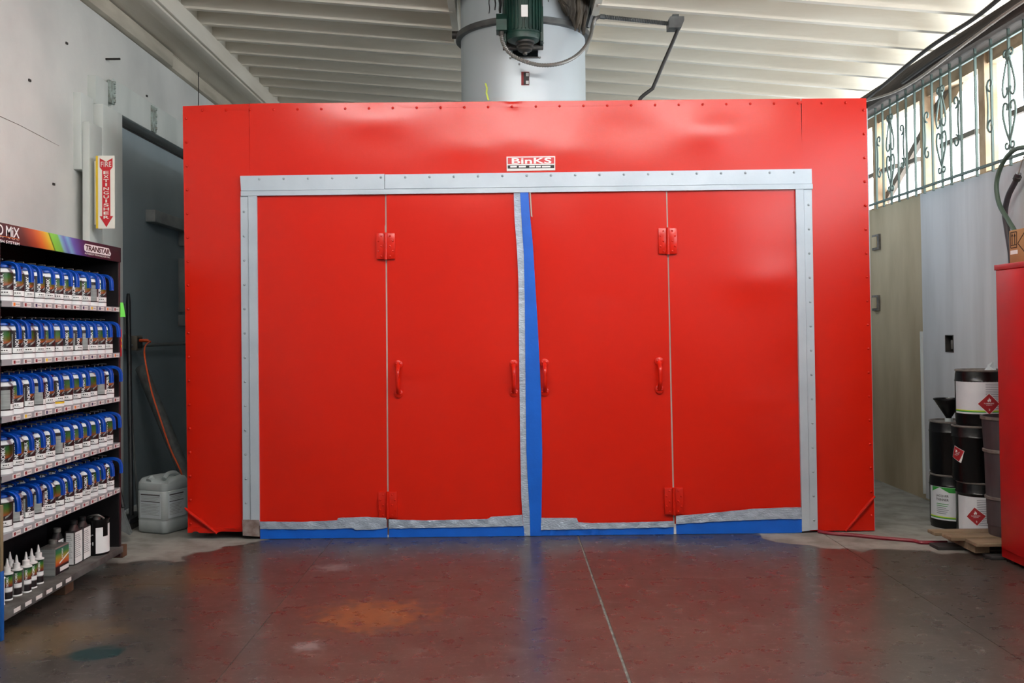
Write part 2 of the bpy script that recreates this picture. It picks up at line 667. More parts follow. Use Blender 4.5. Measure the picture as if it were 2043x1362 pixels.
# ledger boards along the top of the wall
for z0, z1, pr, y0, y1 in ((3.485, 3.60, 0.035, FRONT_Y, 5.7), (3.485, 3.60, 0.05, 5.706, 8.2), (3.485, 3.60, 0.035, 8.206, BACK_Y),
                           (3.606, 3.72, 0.02, FRONT_Y, 7.6), (3.606, 3.72, 0.03, 7.606, BACK_Y),
                           (3.724, 3.95, 0.01, FRONT_Y, BACK_Y)):
    MB().box(WL - 0.2, WL + pr, y0, y1, z0, z1, bev=0.006).build('ledger_board', 'ledger', wall_left)
# small things stuck in the wall
_q = PX_(211, 118, WL)
MB().tube([_q - Vector((0.01, 0, 0)), _q + Vector((0.10, 0, 0.0))], 0.008, 8).build('pipe_stub', 'dark_steel', wall_left)
_c = [PX_(x, y, WL + 0.0005) for x, y in ((-60, 214), (0, 232), (40, 250), (78, 270), (118, 291))]
MB().tube(_c, [0.0012, 0.0022, 0.0016, 0.002, 0.0008], 5).build('plaster_crack', 'wood_backlit_crack', wall_left)
for px, py in ((132, 86), (292, 191), (58, 160), (106, 367)):
    p = PX_(px, py, WL)
    MB().box(p.x - 0.01, p.x + 0.008, p.y - 0.012, p.y + 0.012, p.z - 0.008, p.z + 0.006).build('nail_scar', 'dark_steel', wall_left)

# door casing boards
def casing(n, x1, y0, y1, z0, z1, m='board_white', x0=WL - 0.005):
    o = MB().box(x0, x1, y0, y1, z0, z1, bev=0.004).build('trim_%d' % n, m, kind='structure')
    return o


zt = lambda px, py, X: PX_(px, py, X).z
casing(1, WL + 0.03, 6.97, D1 + 0.1, DT, zt(232, 160, WL + 0.03))
casing(2, WL + 0.05, 6.40, 6.60, zt(150, 339, WL), zt(150, 182, WL + 0.02))
casing(3, WL + 0.10, 6.41, 6.61, 0.0, zt(170, 241, WL + 0.08), x0=WL + 0.052)
casing(4, WL + 0.10, 6.63, 6.965, 0.0, zt(200, 207, WL + 0.08))
casing(5, WL + 0.055, 6.62, 6.83, zt(200, 207, WL + 0.08), zt(182, 148, WL + 0.03))
# peeled hardware left on the casing
for (px, py0, py1, Y0, n) in ((221, 160, 205, 6.86, 5), (305, 211, 262, 7.62, 4)):
    t = thing('hinge_remnant', PX_(px, py1, WL + 0.03), ['old painted metal strap left on the casing above the post', 'old painted metal strap on the header board over the grey door'][n == 4], 'bracket', )
    za, zb = PX_(px, py1, WL + 0.04).z, PX_(px, py0, WL + 0.04).z
    yy = PX_(px, py0, WL + 0.03).y
    MB().box(WL + 0.02, WL + 0.042, yy - 0.05, yy + 0.05, za, zb, bev=0.004).build('strap', 'peeled', t)
    for k in range(n):
        z = za + (zb - za) * (k + 0.5) / n
        MB().tube([(WL + 0.04, yy + 0.03, z), (WL + 0.04, yy + 0.03, z + 0.02)], 0.014, 8).build('knuckle', 'peeled', t)

# grey sliding door
dr = MB().box(WL - 0.10, WL - 0.045, D0 - 0.002, D1 + 0.002, 0.01, DT - 0.05)
door1 = dr.build('door_1', 'grey_door', kind='structure', smooth=None)
MB().box(WL - 0.2, WL - 0.102, D0 - 0.002, D1 + 0.002, DT - 0.08, DT + 0.002).build('track', 'dark_steel', door1, smooth=None)
p0, p1 = PX_(292, 418, WL - 0.04), PX_(292, 442, WL - 0.04)
MB().box(WL - 0.05, WL + 0.03, p0.y, D1, p1.z, p0.z, bev=0.005).build('rail_block', 'grey_rail', door1)
for (a, b_) in ((455, 490), (515, 622), (628, 650)):
    q0, q1 = PX_(357, a, WL - 0.04), PX_(357, b_, WL - 0.04)
    MB().box(WL - 0.05, WL + 0.02, q0.y, q0.y + 0.12, q1.z, q0.z, bev=0.004).build('edge_cleat', 'grey_rail', door1)

# ---- right wall: low wall, strip window above
wr = MB()
_a, _b = PX_(1886, 668, WR - 0.02), PX_(1903, 703, WR - 0.02)
wr.box(WR, WR + 0.15, FRONT_Y, _b.y, 0, SILL)
wr.box(WR, WR + 0.15, _a.y, BACK_Y, 0, SILL)
wr.box(WR, WR + 0.15, _b.y, _a.y, 0, _b.z)
wr.box(WR, WR + 0.15, _b.y, _a.y, _a.z, SILL)
wr.box(WR + 0.05, WR + 0.15, _b.y, _a.y, _b.z, _a.z)
wr.box(WR, WR + 0.15, FRONT_Y, -1.6, SILL, 3.21)
wr.box(WR, WR + 0.15, 11.8, BACK_Y, SILL, 3.21)
wall_right = wr.build('wall_right', 'wall_dirty', origin=(0, 0, 0), smooth=None, kind='structure')
ye = PX_(1842, 700, WR - 0.02).y
a, b_ = PX_(1886, 668, WR - 0.02), PX_(1903, 703, WR - 0.02)
hy0, hy1, hz0, hz1 = b_.y, a.y, b_.z, a.z
wp = MB()
for (y0, y1, z0, z1) in ((FRONT_Y, hy0, 0.02, SILL), (hy1, ye, 0.02, SILL), (hy0, hy1, 0.02, hz0), (hy0, hy1, hz1, SILL)):
    wp.box(WR - 0.02, WR, y0, y1, z0, z1)
wp.build('white_panel', 'wall_panel', wall_right, smooth=None)
MB().box(WR - 0.035, WR - 0.0, ye + 0.004, ye + 0.02, 0.05, 1.25).build('panel_lip', 'board_white', wall_right, smooth=None)
eb = thing('electrical_box', (WR - 0.01, (hy0 + hy1) / 2, hz0), 'uncovered electrical box set in the white wall panel above the pails', 'outlet')
t = MB()
for (y0, y1, z0, z1) in ((hy0, hy0 + 0.006, hz0, hz1), (hy1 - 0.006, hy1, hz0, hz1), (hy0, hy1, hz0, hz0 + 0.005), (hy0, hy1, hz1 - 0.005, hz1)):
    t.box(WR - 0.023, WR + 0.05, y0, y1, z0, z1)
t.box(WR + 0.046, WR + 0.05, hy0, hy1, hz0, hz1)
t.build('box', 'dark_steel', eb, smooth=None)
MB().box(WR - 0.004, WR + 0.047, (hy0 + hy1) / 2 - 0.025, (hy0 + hy1) / 2 + 0.02, hz0 + 0.022, hz1 - 0.035, bev=0.004).build('receptacle', 'rim_grey', eb)
for (x0, y0, x1, y1, w) in ((1744, 466, 1757, 500, 'upper'), (1744, 588, 1756, 620, 'lower')):
    a, b_ = PX_(x0, y1, WR), PX_(x1, y0, WR)
    t = MB()
    t.box(WR - 0.02, WR + 0.002, b_.y, a.y, a.z, b_.z, 0, bev=0.003)
    t.box(WR - 0.026, WR - 0.015, b_.y + 0.03, a.y - 0.02, a.z + 0.02, b_.z - 0.02, 1)
    t.build('wall_bracket', ['rim_grey', 'wall_dirty'], label='%s rusty wall bracket on the stained wall beside the red booth' % w, cat='bracket', group='brackets on the stained wall')

# ---- back and front walls
MB().box(WL - 0.2, WR + 0.15, BACK_Y, BACK_Y + 0.15, 0, 4.1).build('wall_back', 'wall_white', kind='structure', smooth=None)
wf = MB()
wf.box(WL - 0.2, -2.1, FRONT_Y - 0.15, FRONT_Y, 0, 4.1)
wf.box(2.5, WR + 0.15, FRONT_Y - 0.15, FRONT_Y, 0, 4.1)
wf.box(-2.1, 2.5, FRONT_Y - 0.15, FRONT_Y, 0.0, 4.1)
wf.build('wall_front', 'wall_white', kind='structure', smooth=None)

# ---- ceiling: sloping deck, every joist a plank of its own
XL, XR = WL - 0.2, 3.75
cd = MB()
cd.prism([(XL, jz(XL) + 0.19), (XR, jz(XR) + 0.19), (XR, jz(XR) + 0.25), (XL, jz(XL) + 0.25)], lambda a, b, t: Vector((a, t, b)), FRONT_Y - 0.2, BACK_Y + 0.15)
ceiling = cd.build('ceiling', 'deck_cream', origin=(0, 0, 0), smooth=None, kind='structure')
BX0, BX1 = -2.52, -2.38
jm = None
DUCT_Y = 7.10
DUCT_X = PY_(1044, 150, DUCT_Y).x
for x in (DUCT_X - 0.50, DUCT_X + 0.50):
    MB().box(x - 0.024, x + 0.024, 6.33 + 0.024, 6.33 + 0.402 * 4 - 0.024, jz(x) + 0.003, jz(x) + 0.188).build('trimmer', 'joist_cream', ceiling, smooth=None)
for k in range(-22, 18):
    Y = 6.33 + 0.402 * k
    if Y > BACK_Y - 0.1 or Y < FRONT_Y + 0.1:
        continue
    if jm is None:
        b = MB()
        x0, x1 = BX0 - 0.2, 3.7
        b.prism([(x0, jz(x0)), (x1, jz(x1)), (x1, jz(x1) + 0.192), (x0, jz(x0) + 0.192)], lambda a, c, t: Vector((a, t, c)), -0.024, 0.024)
        j = b.build('joist', 'joist_cream', ceiling, smooth=None)
        jm = j.data
    elif abs(Y - DUCT_Y) < 0.50:
        for (x0, x1) in ((BX0 - 0.2, DUCT_X - 0.50), (DUCT_X + 0.50, 3.7)):
            b = MB()
            b.prism([(x0, jz(x0)), (x1, jz(x1)), (x1, jz(x1) + 0.192), (x0, jz(x0) + 0.192)], lambda a, c, t: Vector((a, Y + t, c)), -0.024, 0.024)
            b.build('joist', 'joist_cream', ceiling, smooth=None)
        j = None
    else:
        j = bpy.data.objects.new('joist', jm)
        COL.objects.link(j)
        j.parent = ceiling
        ORI[j.name] = Vector((0, 0, 0))
    if j is not None:
        j.location = (0, Y, random.uniform(-0.004, 0.004))
    # blocking between joists over the left beam
    bl = MB().box(BX0 + 0.02, BX1 - 0.03, Y + 0.03, Y + 0.37, jz(BX1) + 0.0, jz(BX1) + 0.19)
    bl.build('blocking', 'joist_cream', ceiling, smooth=None)
# left beam carrying the joists, right plate over the window
MB().box(BX0, BX1 - 0.026, FRONT_Y, BACK_Y, jz(BX1) - 0.155, jz(BX1) + 0.004, bev=0.006).build('beam', 'beam_cream', ceiling)
MB().box(BX1 - 0.026, BX1, FRONT_Y, BACK_Y, jz(BX1) - 0.138, jz(BX1) + 0.004, bev=0.004).build('face_board', 'beam_cream', ceiling)
MB().box(WL - 0.02, BX0 + 0.01, FRONT_Y, BACK_Y, jz(BX1) - 0.138, jz(BX1) - 0.12).build('soffit_board', 'beam_cream', ceiling, smooth=None)
MB().box(2.99, 3.14, FRONT_Y, BACK_Y, WTOP, 3.20, bev=0.005).build('plate_beam', 'right_beam', ceiling)
# hanging wire by the left wall
MB().tube([PX_(396, 118, WL + 0.06), PX_(396, 200, WL + 0.06), PX_(396, 260, WL + 0.06)], 0.004, 6).build('hanging_wire', 'cable_black', label='thin dark wire hanging down the left wall behind the red booth', cat='wire')

# ---- strip window: posts, rail and brace outside
win = MB().box(WR + 0.002, WR + 0.17, -1.6, 11.8, SILL - 0.002, SILL + 0.015).build('window_1', 'wood_out', origin=(0, 0, 0), kind='structure', smooth=None)
for px in (1750, 1847, 1967, 2150, 2400):
    y = PX_(px, 300, WR + 0.06).y
    MB().box(WR + 0.04, WR + 0.12, y - 0.05, y + 0.05, SILL, WTOP + 0.02).build('post', 'wood_out', win, smooth=None)
    MB().box(WR + 0.03, WR + 0.055, y - 0.06, y - 0.035, SILL, WTOP + 0.02).build('post_edge', 'wood_out', win, smooth=None)
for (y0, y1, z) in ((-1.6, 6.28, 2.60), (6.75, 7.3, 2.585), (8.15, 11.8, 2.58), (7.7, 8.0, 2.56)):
    MB().box(WR + 0.07, WR + 0.10, y0, y1, z, z + 0.035).build('mid_rail', 'wood_backlit_crack', win, smooth=None)  # darker than the posts: backlit shade put into the wood colour
MB().box(WR + 0.05, WR + 0.12, -1.6, 11.8, 3.0, WTOP + 0.02).build('head_rail', 'wood_out', win, smooth=None)
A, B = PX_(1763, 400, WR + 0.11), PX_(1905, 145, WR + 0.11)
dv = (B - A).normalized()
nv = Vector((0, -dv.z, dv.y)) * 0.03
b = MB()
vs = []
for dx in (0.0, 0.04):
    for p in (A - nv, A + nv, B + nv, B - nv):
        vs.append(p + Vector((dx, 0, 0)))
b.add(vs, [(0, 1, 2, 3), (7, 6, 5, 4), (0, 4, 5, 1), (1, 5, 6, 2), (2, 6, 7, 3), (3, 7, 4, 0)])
b.build('brace', 'wood_backlit_crack', win, smooth=None)  # brace colour also carries its shade against the bright sky
# wood gusset behind the bars
A = [PX_(x, y, WR + 0.13) for x, y in ((1866, 250), (1893, 130), (1950, 105), (1948, 118), (1905, 200))]
b = MB()
b.prism([(p.y, p.z) for p in A], lambda a, c, t: Vector((t, a, c)), WR + 0.125, WR + 0.15)
b.build('gusset', 'wood_out', win, smooth=None)

# ================================================================== SPRAY BOOTH
BY = 6.35
BO = PY_(1060, 1068, BY)
BO.z = 0
booth = thing('spray_booth', BO, 'large red sheet-metal spray booth with four hinged doors and grey trim', 'spray booth')


def B_(px, py, off=0.0):
    p = PY_(px, py, BY)
    return Vector((p.x, BY - off, max(p.z, 0.002)))


def poly_plate(pts, o0, o1, b=None, mi=0):
    b = b or MB()
    P = [B_(*p) for p in pts]
    b.prism([(p.x, p.z) for p in P], lambda a, c, t: Vector((a, BY - t, c)), o0, o1, mi)
    return b


def quad_sheet(tl, tr, br, bl, nu, nv, off, thick=0.006, b=None):
    b = b or MB()
    C = [B_(*q) for q in (tl, tr, br, bl)]

    def base(s, t):
        top = C[0].lerp(C[1], s)
        bot = C[3].lerp(C[2], s)
        return top.lerp(bot, t)

    def fr(s, t):
        p = base(s, t)
        return Vector((p.x, BY - off(s, t, p), p.z))

    def bk(s, t):
        p = base(s, t)
        return Vector((p.x, BY - off(s, t, p) + thick, p.z))
    return b.sheet(nu, nv, fr, bk)


# casing behind the front
P0, P1 = B_(368, 213), B_(1730, 198)
cs = MB()
x0, x1, zt_ = P0.x + 0.02, P1.x + 0.01, P0.z - 0.025
cs.box(x0, x0 + 0.03, BY + 0.20, BY + 3.3, 0.0, zt_)
cs.box(x0, x0 + 0.03, BY + 0.025, BY + 0.20, 0.10, zt_)
cs.box(x1 - 0.03, x1, BY + 0.025, BY + 3.3, 0.0, zt_)
cs.box(x0, x1, BY + 0.025, BY + 3.3, zt_ - 0.03, zt_)
cs.box(x0, x1, BY + 3.27, BY + 3.3, 0, zt_)
cs.box(x0, x1, BY + 0.028, BY + 0.05, 0.055, zt_)
cs.build('casing', 'grey_trim', booth, smooth=None)


def g2(p, px, py, sx, sz, amp):
    c = B_(px, py)
    return amp * math.exp(-((p.x - c.x) / sx) ** 2 - ((p.z - c.z) / sz) ** 2)


def off_left(s, t, p):
    return 0.003 + 0.004 * wob(p.x, p.z, 0.8, 1)


def off_right(s, t, p):
    return 0.003 + 0.004 * wob(p.x, p.z, 0.8, 4)


def off_head(s, t, p):
    v = 0.004 + 0.004 * wob(p.x, p.z, 0.7, 2)
    v += g2(p, 750, 240, 0.22, 0.10, 0.0075)
    v += g2(p, 930, 296, 0.20, 0.09, 0.0042) + g2(p, 1040, 284, 0.12, 0.09, 0.0034) + g2(p, 1130, 300, 0.16, 0.09, 0.0036)
    v += g2(p, 1425, 266, 0.20, 0.11, 0.009)
    v -= g2(p, 1250, 255, 0.22, 0.12, 0.004)
    v += g2(p, 1041, 293, 0.012, 0.012, -0.006)
    v -= g2(p, 1022, 205, 0.03, 0.02, 0.010)
    return v


lp = quad_sheet((365, 212), (497, 207), (503, 1060), (375, 1060), 8, 30, off_left)
# ragged foot
rag = [(375, 1052), (375, 1062), (384, 1062), (391, 1057), (398, 1062), (430, 1063), (440, 1060), (462, 1054), (486, 1057), (486, 1052)]
side_l = lp.build('side_panel', 'red_paint', booth)
foot = poly_plate(rag, 0.001, 0.008)
foot.build('ragged_foot', 'red_paint', side_l, smooth=None)
side_r = quad_sheet((1599, 197), (1728, 196), (1745, 1058), (1608, 1058), 8, 30, off_right).build('side_panel', 'red_paint', booth)
head = quad_sheet((498, 207), (1597, 197), (1602, 350), (498, 365), 110, 16, off_head).build('header_panel', 'red_paint', booth)
MB().box(B_(365, 212).x, B_(1728, 196).x, BY - 0.004, BY + 0.03, B_(1728, 196).z - 0.03, B_(1728, 196).z - 0.012).build('top_flange', 'red_paint', booth, smooth=None)

# doors
dpx = [((514, 390), (768.5, 386), (773.5, 1074), (519, 1074)),
       ((771.5, 386), (1034, 382), (1050, 1077), (776.5, 1075)),
       ((1037, 382), (1328, 379), (1343.5, 1072), (1053, 1077)),
       ((1331, 379), (1586, 376), (1598, 1059), (1346.5, 1071))]


def door_off(i):
    def f(s, t, p):
        v = 0.010 + 0.005 * wob(p.x, p.z, 0.9, 3 + i) + 0.006 * math.sin(PI * s) * math.sin(PI * t)
        if i == 1:
            v += g2(p, 960, 450, 0.35, 0.25, 0.008) - g2(p, 830, 760, 0.10, 0.05, 0.004)
        if i == 2:
            v += g2(p, 1105, 470, 0.18, 0.22, 0.008) - g2(p, 1200, 590, 0.12, 0.04, 0.003)
        if i == 3:
            v += g2(p, 1520, 560, 0.28, 0.12, 0.010) - g2(p, 1580, 740, 0.10, 0.20, 0.010) + g2(p, 1530, 800, 0.2, 0.05, 0.004)
        if i == 0:
            v -= g2(p, 630, 950, 0.10, 0.04, 0.003)
        return v
    return f


doors = []
for i, q in enumerate(dpx):
    doors.append(quad_sheet(*q, 26, 60, door_off(i), 0.02).build('door_panel', 'red_paint', booth))
for (a, b_, c, d) in (((767.5, 384), (772.5, 384), (777.5, 1074), (772.5, 1074)), ((1327, 378), (1332, 378), (1347.5, 1073), (1342.5, 1073))):
    poly_plate((a, b_, c, d), -0.012, 0.006).build('door_seal', 'seal', booth, smooth=None)

# grey trim round the opening
ht = MB()
poly_plate([(481, 352), (768, 348), (768, 378), (483, 381.5)], 0.004, 0.026, ht)
poly_plate([(769, 349), (1617, 338), (1618, 367), (769, 377.5)], 0.004, 0.024, ht)
poly_plate([(483, 382.5), (1618, 368), (1618.5, 378), (483, 392)], 0.004, 0.034, ht)
htrim = ht.build('header_trim', 'grey_trim', booth, smooth=None)
jl = MB()
poly_plate([(481.5, 392.3), (496.5, 392), (502, 1064), (486.5, 1064)], 0.004, 0.022, jl)
poly_plate([(497.5, 392), (514.5, 391.6), (519.5, 1065), (503, 1065)], 0.004, 0.03, jl)
poly_plate([(486, 1035), (519, 1035), (520, 1068), (487, 1066)], 0.004, 0.0315, jl, 1)
jaml = jl.build('jamb_trim', ['grey_trim', 'rust'], booth, smooth=None)
jr = MB()
poly_plate([(1585, 378.2), (1600.5, 378), (1613, 1056), (1597.5, 1058)], 0.004, 0.03, jr)
poly_plate([(1601.5, 378), (1617.5, 378), (1629.5, 1055), (1614, 1056)], 0.004, 0.022, jr)
jamr = jr.build('jamb_trim', 'grey_trim', booth, smooth=None)

# dome bolts
bolt_mesh = {}


def bolt(parent, px, py, off, m, r=0.0085):
    key = (m, r)
    p = B_(px, py, off)
    if key not in bolt_mesh:
        b = MB()
        b.lathe([(r, -0.002), (r * 0.95, 0.001), (r * 0.6, r * 0.45), (0.0005, r * 0.6)], 8, M=Matrix.Rotation(PI / 2, 4, 'X'))
        me = b.build('bolt', m, origin=(0, 0, 0))
        bolt_mesh[key] = me.data
        o = me
    else:
        o = bpy.data.objects.new('bolt', bolt_mesh[key])
        COL.objects.link(o)
    o.parent = parent
    o.location = p - ORI[parent.name]
    ORI[o.name] = ORI[parent.name]


x = 404.0
while x < 1712:
    y = 220.5 - 0.0118 * (x - 404)
    bolt(side_l if x < 496 else (side_r if x > 1600 else head), x, y, 0.008, 'red_paint')
    x += 47.5
for k in range(18):
    y = 236.6 + 47.5 * k
    if y < 1058:
        bolt(side_l, 372 + 9.5 * (y - 212) / 850, y, 0.008, 'red_paint')
        bolt(side_r, 1721.5 + 17 * (y - 205) / 850, y - 16.5, 0.008, 'red_paint')
for k in range(23):
    x = 519.4 + 48.3 * k
    if x < 1600:
        bolt(htrim, x, 358.3 - 0.0128 * (x - 519), 0.0255, 'bolt_grey')
for k in range(14):
    y = 423.5 + 48.2 * k
    if y < 1060:
        bolt(jaml, 488 + 5 * (y - 392) / 670, y, 0.0215, 'bolt_grey')
        bolt(jamr, 1610.5 + 12 * (y - 392) / 670, y - 14, 0.0215, 'bolt_grey')

# hinges
for (px, y0, y1) in ((770.5, 466, 517), (774.5, 980, 1031), (1331, 456, 507), (1343, 972, 1024)):
    c0, c1 = B_(px, y1), B_(px, y0)
    xm, z0, z1 = (c0.x + c1.x) / 2, c0.z, c1.z
    b = MB()
    for s in (-1, 1):
        b.box(xm + s * 0.004, xm + s * 0.058, BY - 0.030, BY - 0.008, z0, z1, bev=0.0015)
        for k in range(5):
            z = z0 + (z1 - z0) * (k + 0.5) / 5
            xx = xm + s * (0.028 if k % 2 == 0 else 0.046)
            b.lathe([(0.0068, 0.0), (0.005, 0.005), (0.0003, 0.0065)], 6, (xx, BY - 0.030, z), Matrix.Rotation(PI / 2, 4, 'X'))
    h = b.build('hinge', 'red_paint', booth)
    MB().tube([(xm, BY - 0.034, z0 - 0.004), (xm, BY - 0.034, z1 + 0.004)], 0.0105, 10).build('barrel', 'red_paint', h)

# pull handles
for (px, y0, y1) in ((795, 718, 793), (1024.5, 717, 791), (1086, 715, 789), (1314, 712, 785)):
    a, b_ = B_(px, y0), B_(px, y1)
    xm, zt_, zb = a.x, a.z, b_.z
    yb = BY - 0.018
    rx = Matrix.Rotation(PI / 2, 4, 'X')
    pts = catmull([(xm, yb - 0.004, zt_ - 0.036), (xm, yb - 0.022, zt_ - 0.052), (xm, yb - 0.042, zt_ - 0.075), (xm, yb - 0.045, (zt_ + zb) / 2), (xm, yb - 0.040, zb + 0.075), (xm, yb - 0.020, zb + 0.050), (xm, yb - 0.003, zb + 0.034)], 4)
    k = len(pts)
    hp = MB().tube(pts, [0.0165 - 0.0035 * math.sin(PI * i / (k - 1)) for i in range(k)], 10).build('pull_handle', 'red_paint', booth)
    for zc in (zt_ - 0.027, zb + 0.027):
        b = MB()
        b.lathe([(0.0005, 0.007), (0.023, 0.007), (0.028, 0.003), (0.028, -0.014)], 16, (xm, yb, zc), rx)
        for s in (-1, 1):
            b.lathe([(0.007, 0.006), (0.005, 0.011), (0.0004, 0.0125)], 8, (xm + s * 0.013, yb, zc + (0.004 if zc > 1 else -0.002)), rx)
        b.build('mounting_plate', 'red_paint', hp)

# diagonal rods over the bottom corners
MB().tube([B_(370, 1012, 0.012), B_(384, 1024, 0.018), B_(410, 1043, 0.016), B_(434, 1063, 0.014)], [0.006, 0.011, 0.010, 0.007], 8).build('corner_rod', 'red_paint', booth)
MB().tube([B_(1744, 989, 0.012), B_(1732, 1001, 0.018), B_(1710, 1028, 0.016), B_(1686, 1058, 0.012)], [0.006, 0.011, 0.010, 0.007], 8).build('corner_rod', 'red_paint', booth)


# tapes
def resample(line, n):
    L = [0]
    for i in range(1, len(line)):
        L.append(L[-1] + math.dist(line[i - 1], line[i]))
    out = []
    for k in range(n + 1):
        d = L[-1] * k / n
        i = 0
        while i < len(L) - 2 and L[i + 1] < d:
            i += 1
        t = (d - L[i]) / max(1e-6, L[i + 1] - L[i])
        out.append((line[i][0] + (line[i + 1][0] - line[i][0]) * t, line[i][1] + (line[i + 1][1] - line[i][1]) * t))
    return out


def strip(name, l1, l2, m, off, wr=0.0, n=40, nv=3, seed=0):
    a, c = resample(l1, n), resample(l2, n)

    def pt(s, t, o):
        i = s * n
        k = min(int(i + 1e-6), n)
        x = a[k][0] + (c[k][0] - a[k][0]) * t
        y = a[k][1] + (c[k][1] - a[k][1]) * t
        w = wr * (wob(x * 0.05, y * 0.09, 1.0, seed) + 0.6 * wob(x * 0.17, y * 0.12, 1, seed + 2))
        return B_(x, y, o + w)
    b = MB()
    b.sheet(n, nv, lambda s, t: pt(s, t, off), lambda s, t: pt(s, t, off - 0.004))
    return b.build(name, m, booth, smooth=30)


strip('duct_tape_strip', [(1025, 386), (1026.5, 437), (1030, 480), (1032, 509), (1034.4, 568), (1035, 640), (1037, 820), (1038, 900), (1040, 990), (1042, 1026), (1046.7, 1071)],
      [(1040, 386), (1044, 449), (1047, 509), (1050, 608), (1053, 800), (1055, 900), (1057, 961), (1059, 1026), (1061, 1071)], 'duct_tape', 0.026, 0.0025, 70, 4, 1)
strip('blue_tape_strip', [(1037.4, 384), (1041, 449), (1045, 509), (1047, 608), (1048.5, 780), (1050, 900), (1053, 961), (1057, 1026), (1058, 1079)],
      [(1054, 383), (1057, 429), (1063, 489), (1067, 558), (1072, 640), (1079, 780), (1081.5, 900), (1081, 960), (1079, 1079)], 'blue_tape', 0.031, 0.0006, 50, 2, 2)
poly_plate([(1056, 384), (1058.5, 382), (1062, 434), (1059, 432)], 0.027, 0.03).build('tape_sliver', 'seal', booth, smooth=None)
for k, (a, c) in enumerate((([(521, 1050), (650, 1051), (712, 1049), (774, 1050)], [(521, 1076), (774, 1077)]),
                            ([(777, 1050), (900, 1049), (1044, 1046)], [(777, 1077), (1050, 1078)]),
                            ([(1078, 1053), (1200, 1051), (1343, 1047)], [(1056, 1080), (1200, 1078), (1343, 1073)]),
                            ([(1347.5, 1041), (1500, 1033), (1597, 1031)], [(1348.5, 1073), (1500, 1068), (1598, 1060)]))):
    strip('blue_tape_strip', a, c, 'blue_tape', 0.025, 0.0012, 36, 2, k)
for k, (a, c) in enumerate((([(521, 1038), (600, 1039), (674, 1036), (676, 1031), (730, 1029), (773, 1031)], [(521, 1053), (640, 1053.5), (706, 1051), (711, 1055), (748, 1054), (773, 1051)]),
                            ([(777, 1034), (850, 1036), (975, 1033), (978, 1029), (1041, 1025)], [(777, 1052), (900, 1050), (1044, 1047)]),
                            ([(1079, 1031), (1150, 1031), (1153, 1040), (1180, 1041), (1260, 1040), (1343, 1037)], [(1079, 1055), (1150, 1053.5), (1160, 1053), (1240, 1052), (1343, 1049)]),
                            ([(1347, 1027), (1420, 1021), (1500, 1013), (1560, 1010.5), (1596, 1010)], [(1347, 1043), (1450, 1037), (1550, 1033), (1597, 1033)]))):
    strip('duct_tape_strip', a, c, 'duct_tape', 0.032, 0.004, 60, 4, 5 + k)
poly_plate([(1343, 1044), (1349, 1044), (1350, 1078), (1344, 1076), (1318, 1073), (1343, 1071)], 0.012, 0.02).build('paper_corner', 'white_paper', booth, smooth=None)
poly_plate([(773, 1066), (777, 1066), (777, 1079), (774, 1079)], 0.012, 0.02).build('paper_corner', 'white_paper', booth, smooth=None)

# maker's plate
pl = MB()
poly_plate([(1010.5, 313), (1107.5, 312), (1107.5, 340), (1011, 342)], 0.006, 0.012, pl, 0)
poly_plate([(1013, 315.3), (1105.5, 314.3), (1105.5, 327), (1013, 328)], 0.006, 0.0126, pl, 1)
poly_plate([(1013, 330.5), (1105.5, 329.5), (1105.5, 335.8), (1013, 336.8)], 0.006, 0.0126, pl, 2)
plate = pl.build('maker_plate', ['white_paper', 'sign_red', 'rack_black'], booth, smooth=None)
o0, o1 = B_(1021, 327.6), B_(1100, 315)
tv, tf = fit_text('BinKS', (o1.x - o0.x), (o1.z - o0.z), 0.022, 1.02)
b = MB()
b.add([Vector((o0.x + x, BY - 0.0132, o0.z + y)) for x, y in tv], tf)
b.build('lettering', 'can_white', plate, smooth=None)
b = MB()
for (xa, xb) in ((1018, 1031), (1035, 1049), (1056, 1067), (1069, 1079), (1081, 1098)):
    poly_plate([(xa, 331.6), (xb, 331.4), (xb, 334.6), (xa, 334.8)], 0.0126, 0.013, b)
b.build('small_print', 'can_white', plate, smooth=None)

# ================================================================== EXHAUST DUCT
DY = 7.10
dc = PY_(1044, 150, DY)
DX, DR = dc.x, 0.441
ztop = jz(DX) + 0.185
zroof = B_(1044, 200).z - 0.03
duct = thing('exhaust_duct', (DX, DY, zroof), 'wide galvanised exhaust duct rising from the booth roof to the ceiling', 'duct')
zr = PY_(905, 80, DY).z
MB().lathe([(DR - 0.01, zr - 0.02), (DR + 0.03, zr - 0.022), (DR + 0.036, zr - 0.018), (DR + 0.036, zr + 0.018), (DR + 0.03, zr + 0.022), (DR - 0.01, zr + 0.02)], 72, (DX, DY, 0)).build('flange_ring', 'flange', duct)
MB().tube([PY_(918, 70, DY - 0.05), PY_(902, 70, DY - 0.05)], 0.028, 12).build('ring_latch', 'dark_steel', duct)
# seam line and rivets


def on_duct(px, py, out=0.0):
    d = ray(px, py)
    # hit the vertical cylinder
    ox, oy = EYE.x - DX, EYE.y - DY
    R = DR + out
    a = d.x ** 2 + d.y ** 2
    bq = 2 * (ox * d.x + oy * d.y)
    c = ox * ox + oy * oy - R * R
    t = (-bq - math.sqrt(max(0, bq * bq - 4 * a * c))) / (2 * a)
    return EYE + d * t


def duct_patch(name, x0, y0, x1, y1, m, out, parent, n=8):
    b = MB()
    b.sheet(n, 2, lambda s, t: on_duct(x0 + (x1 - x0) * s, y0 + (y1 - y0) * t, out), lambda s, t: on_duct(x0 + (x1 - x0) * s, y0 + (y1 - y0) * t, out - 0.006))
    return b.build(name, m, parent)


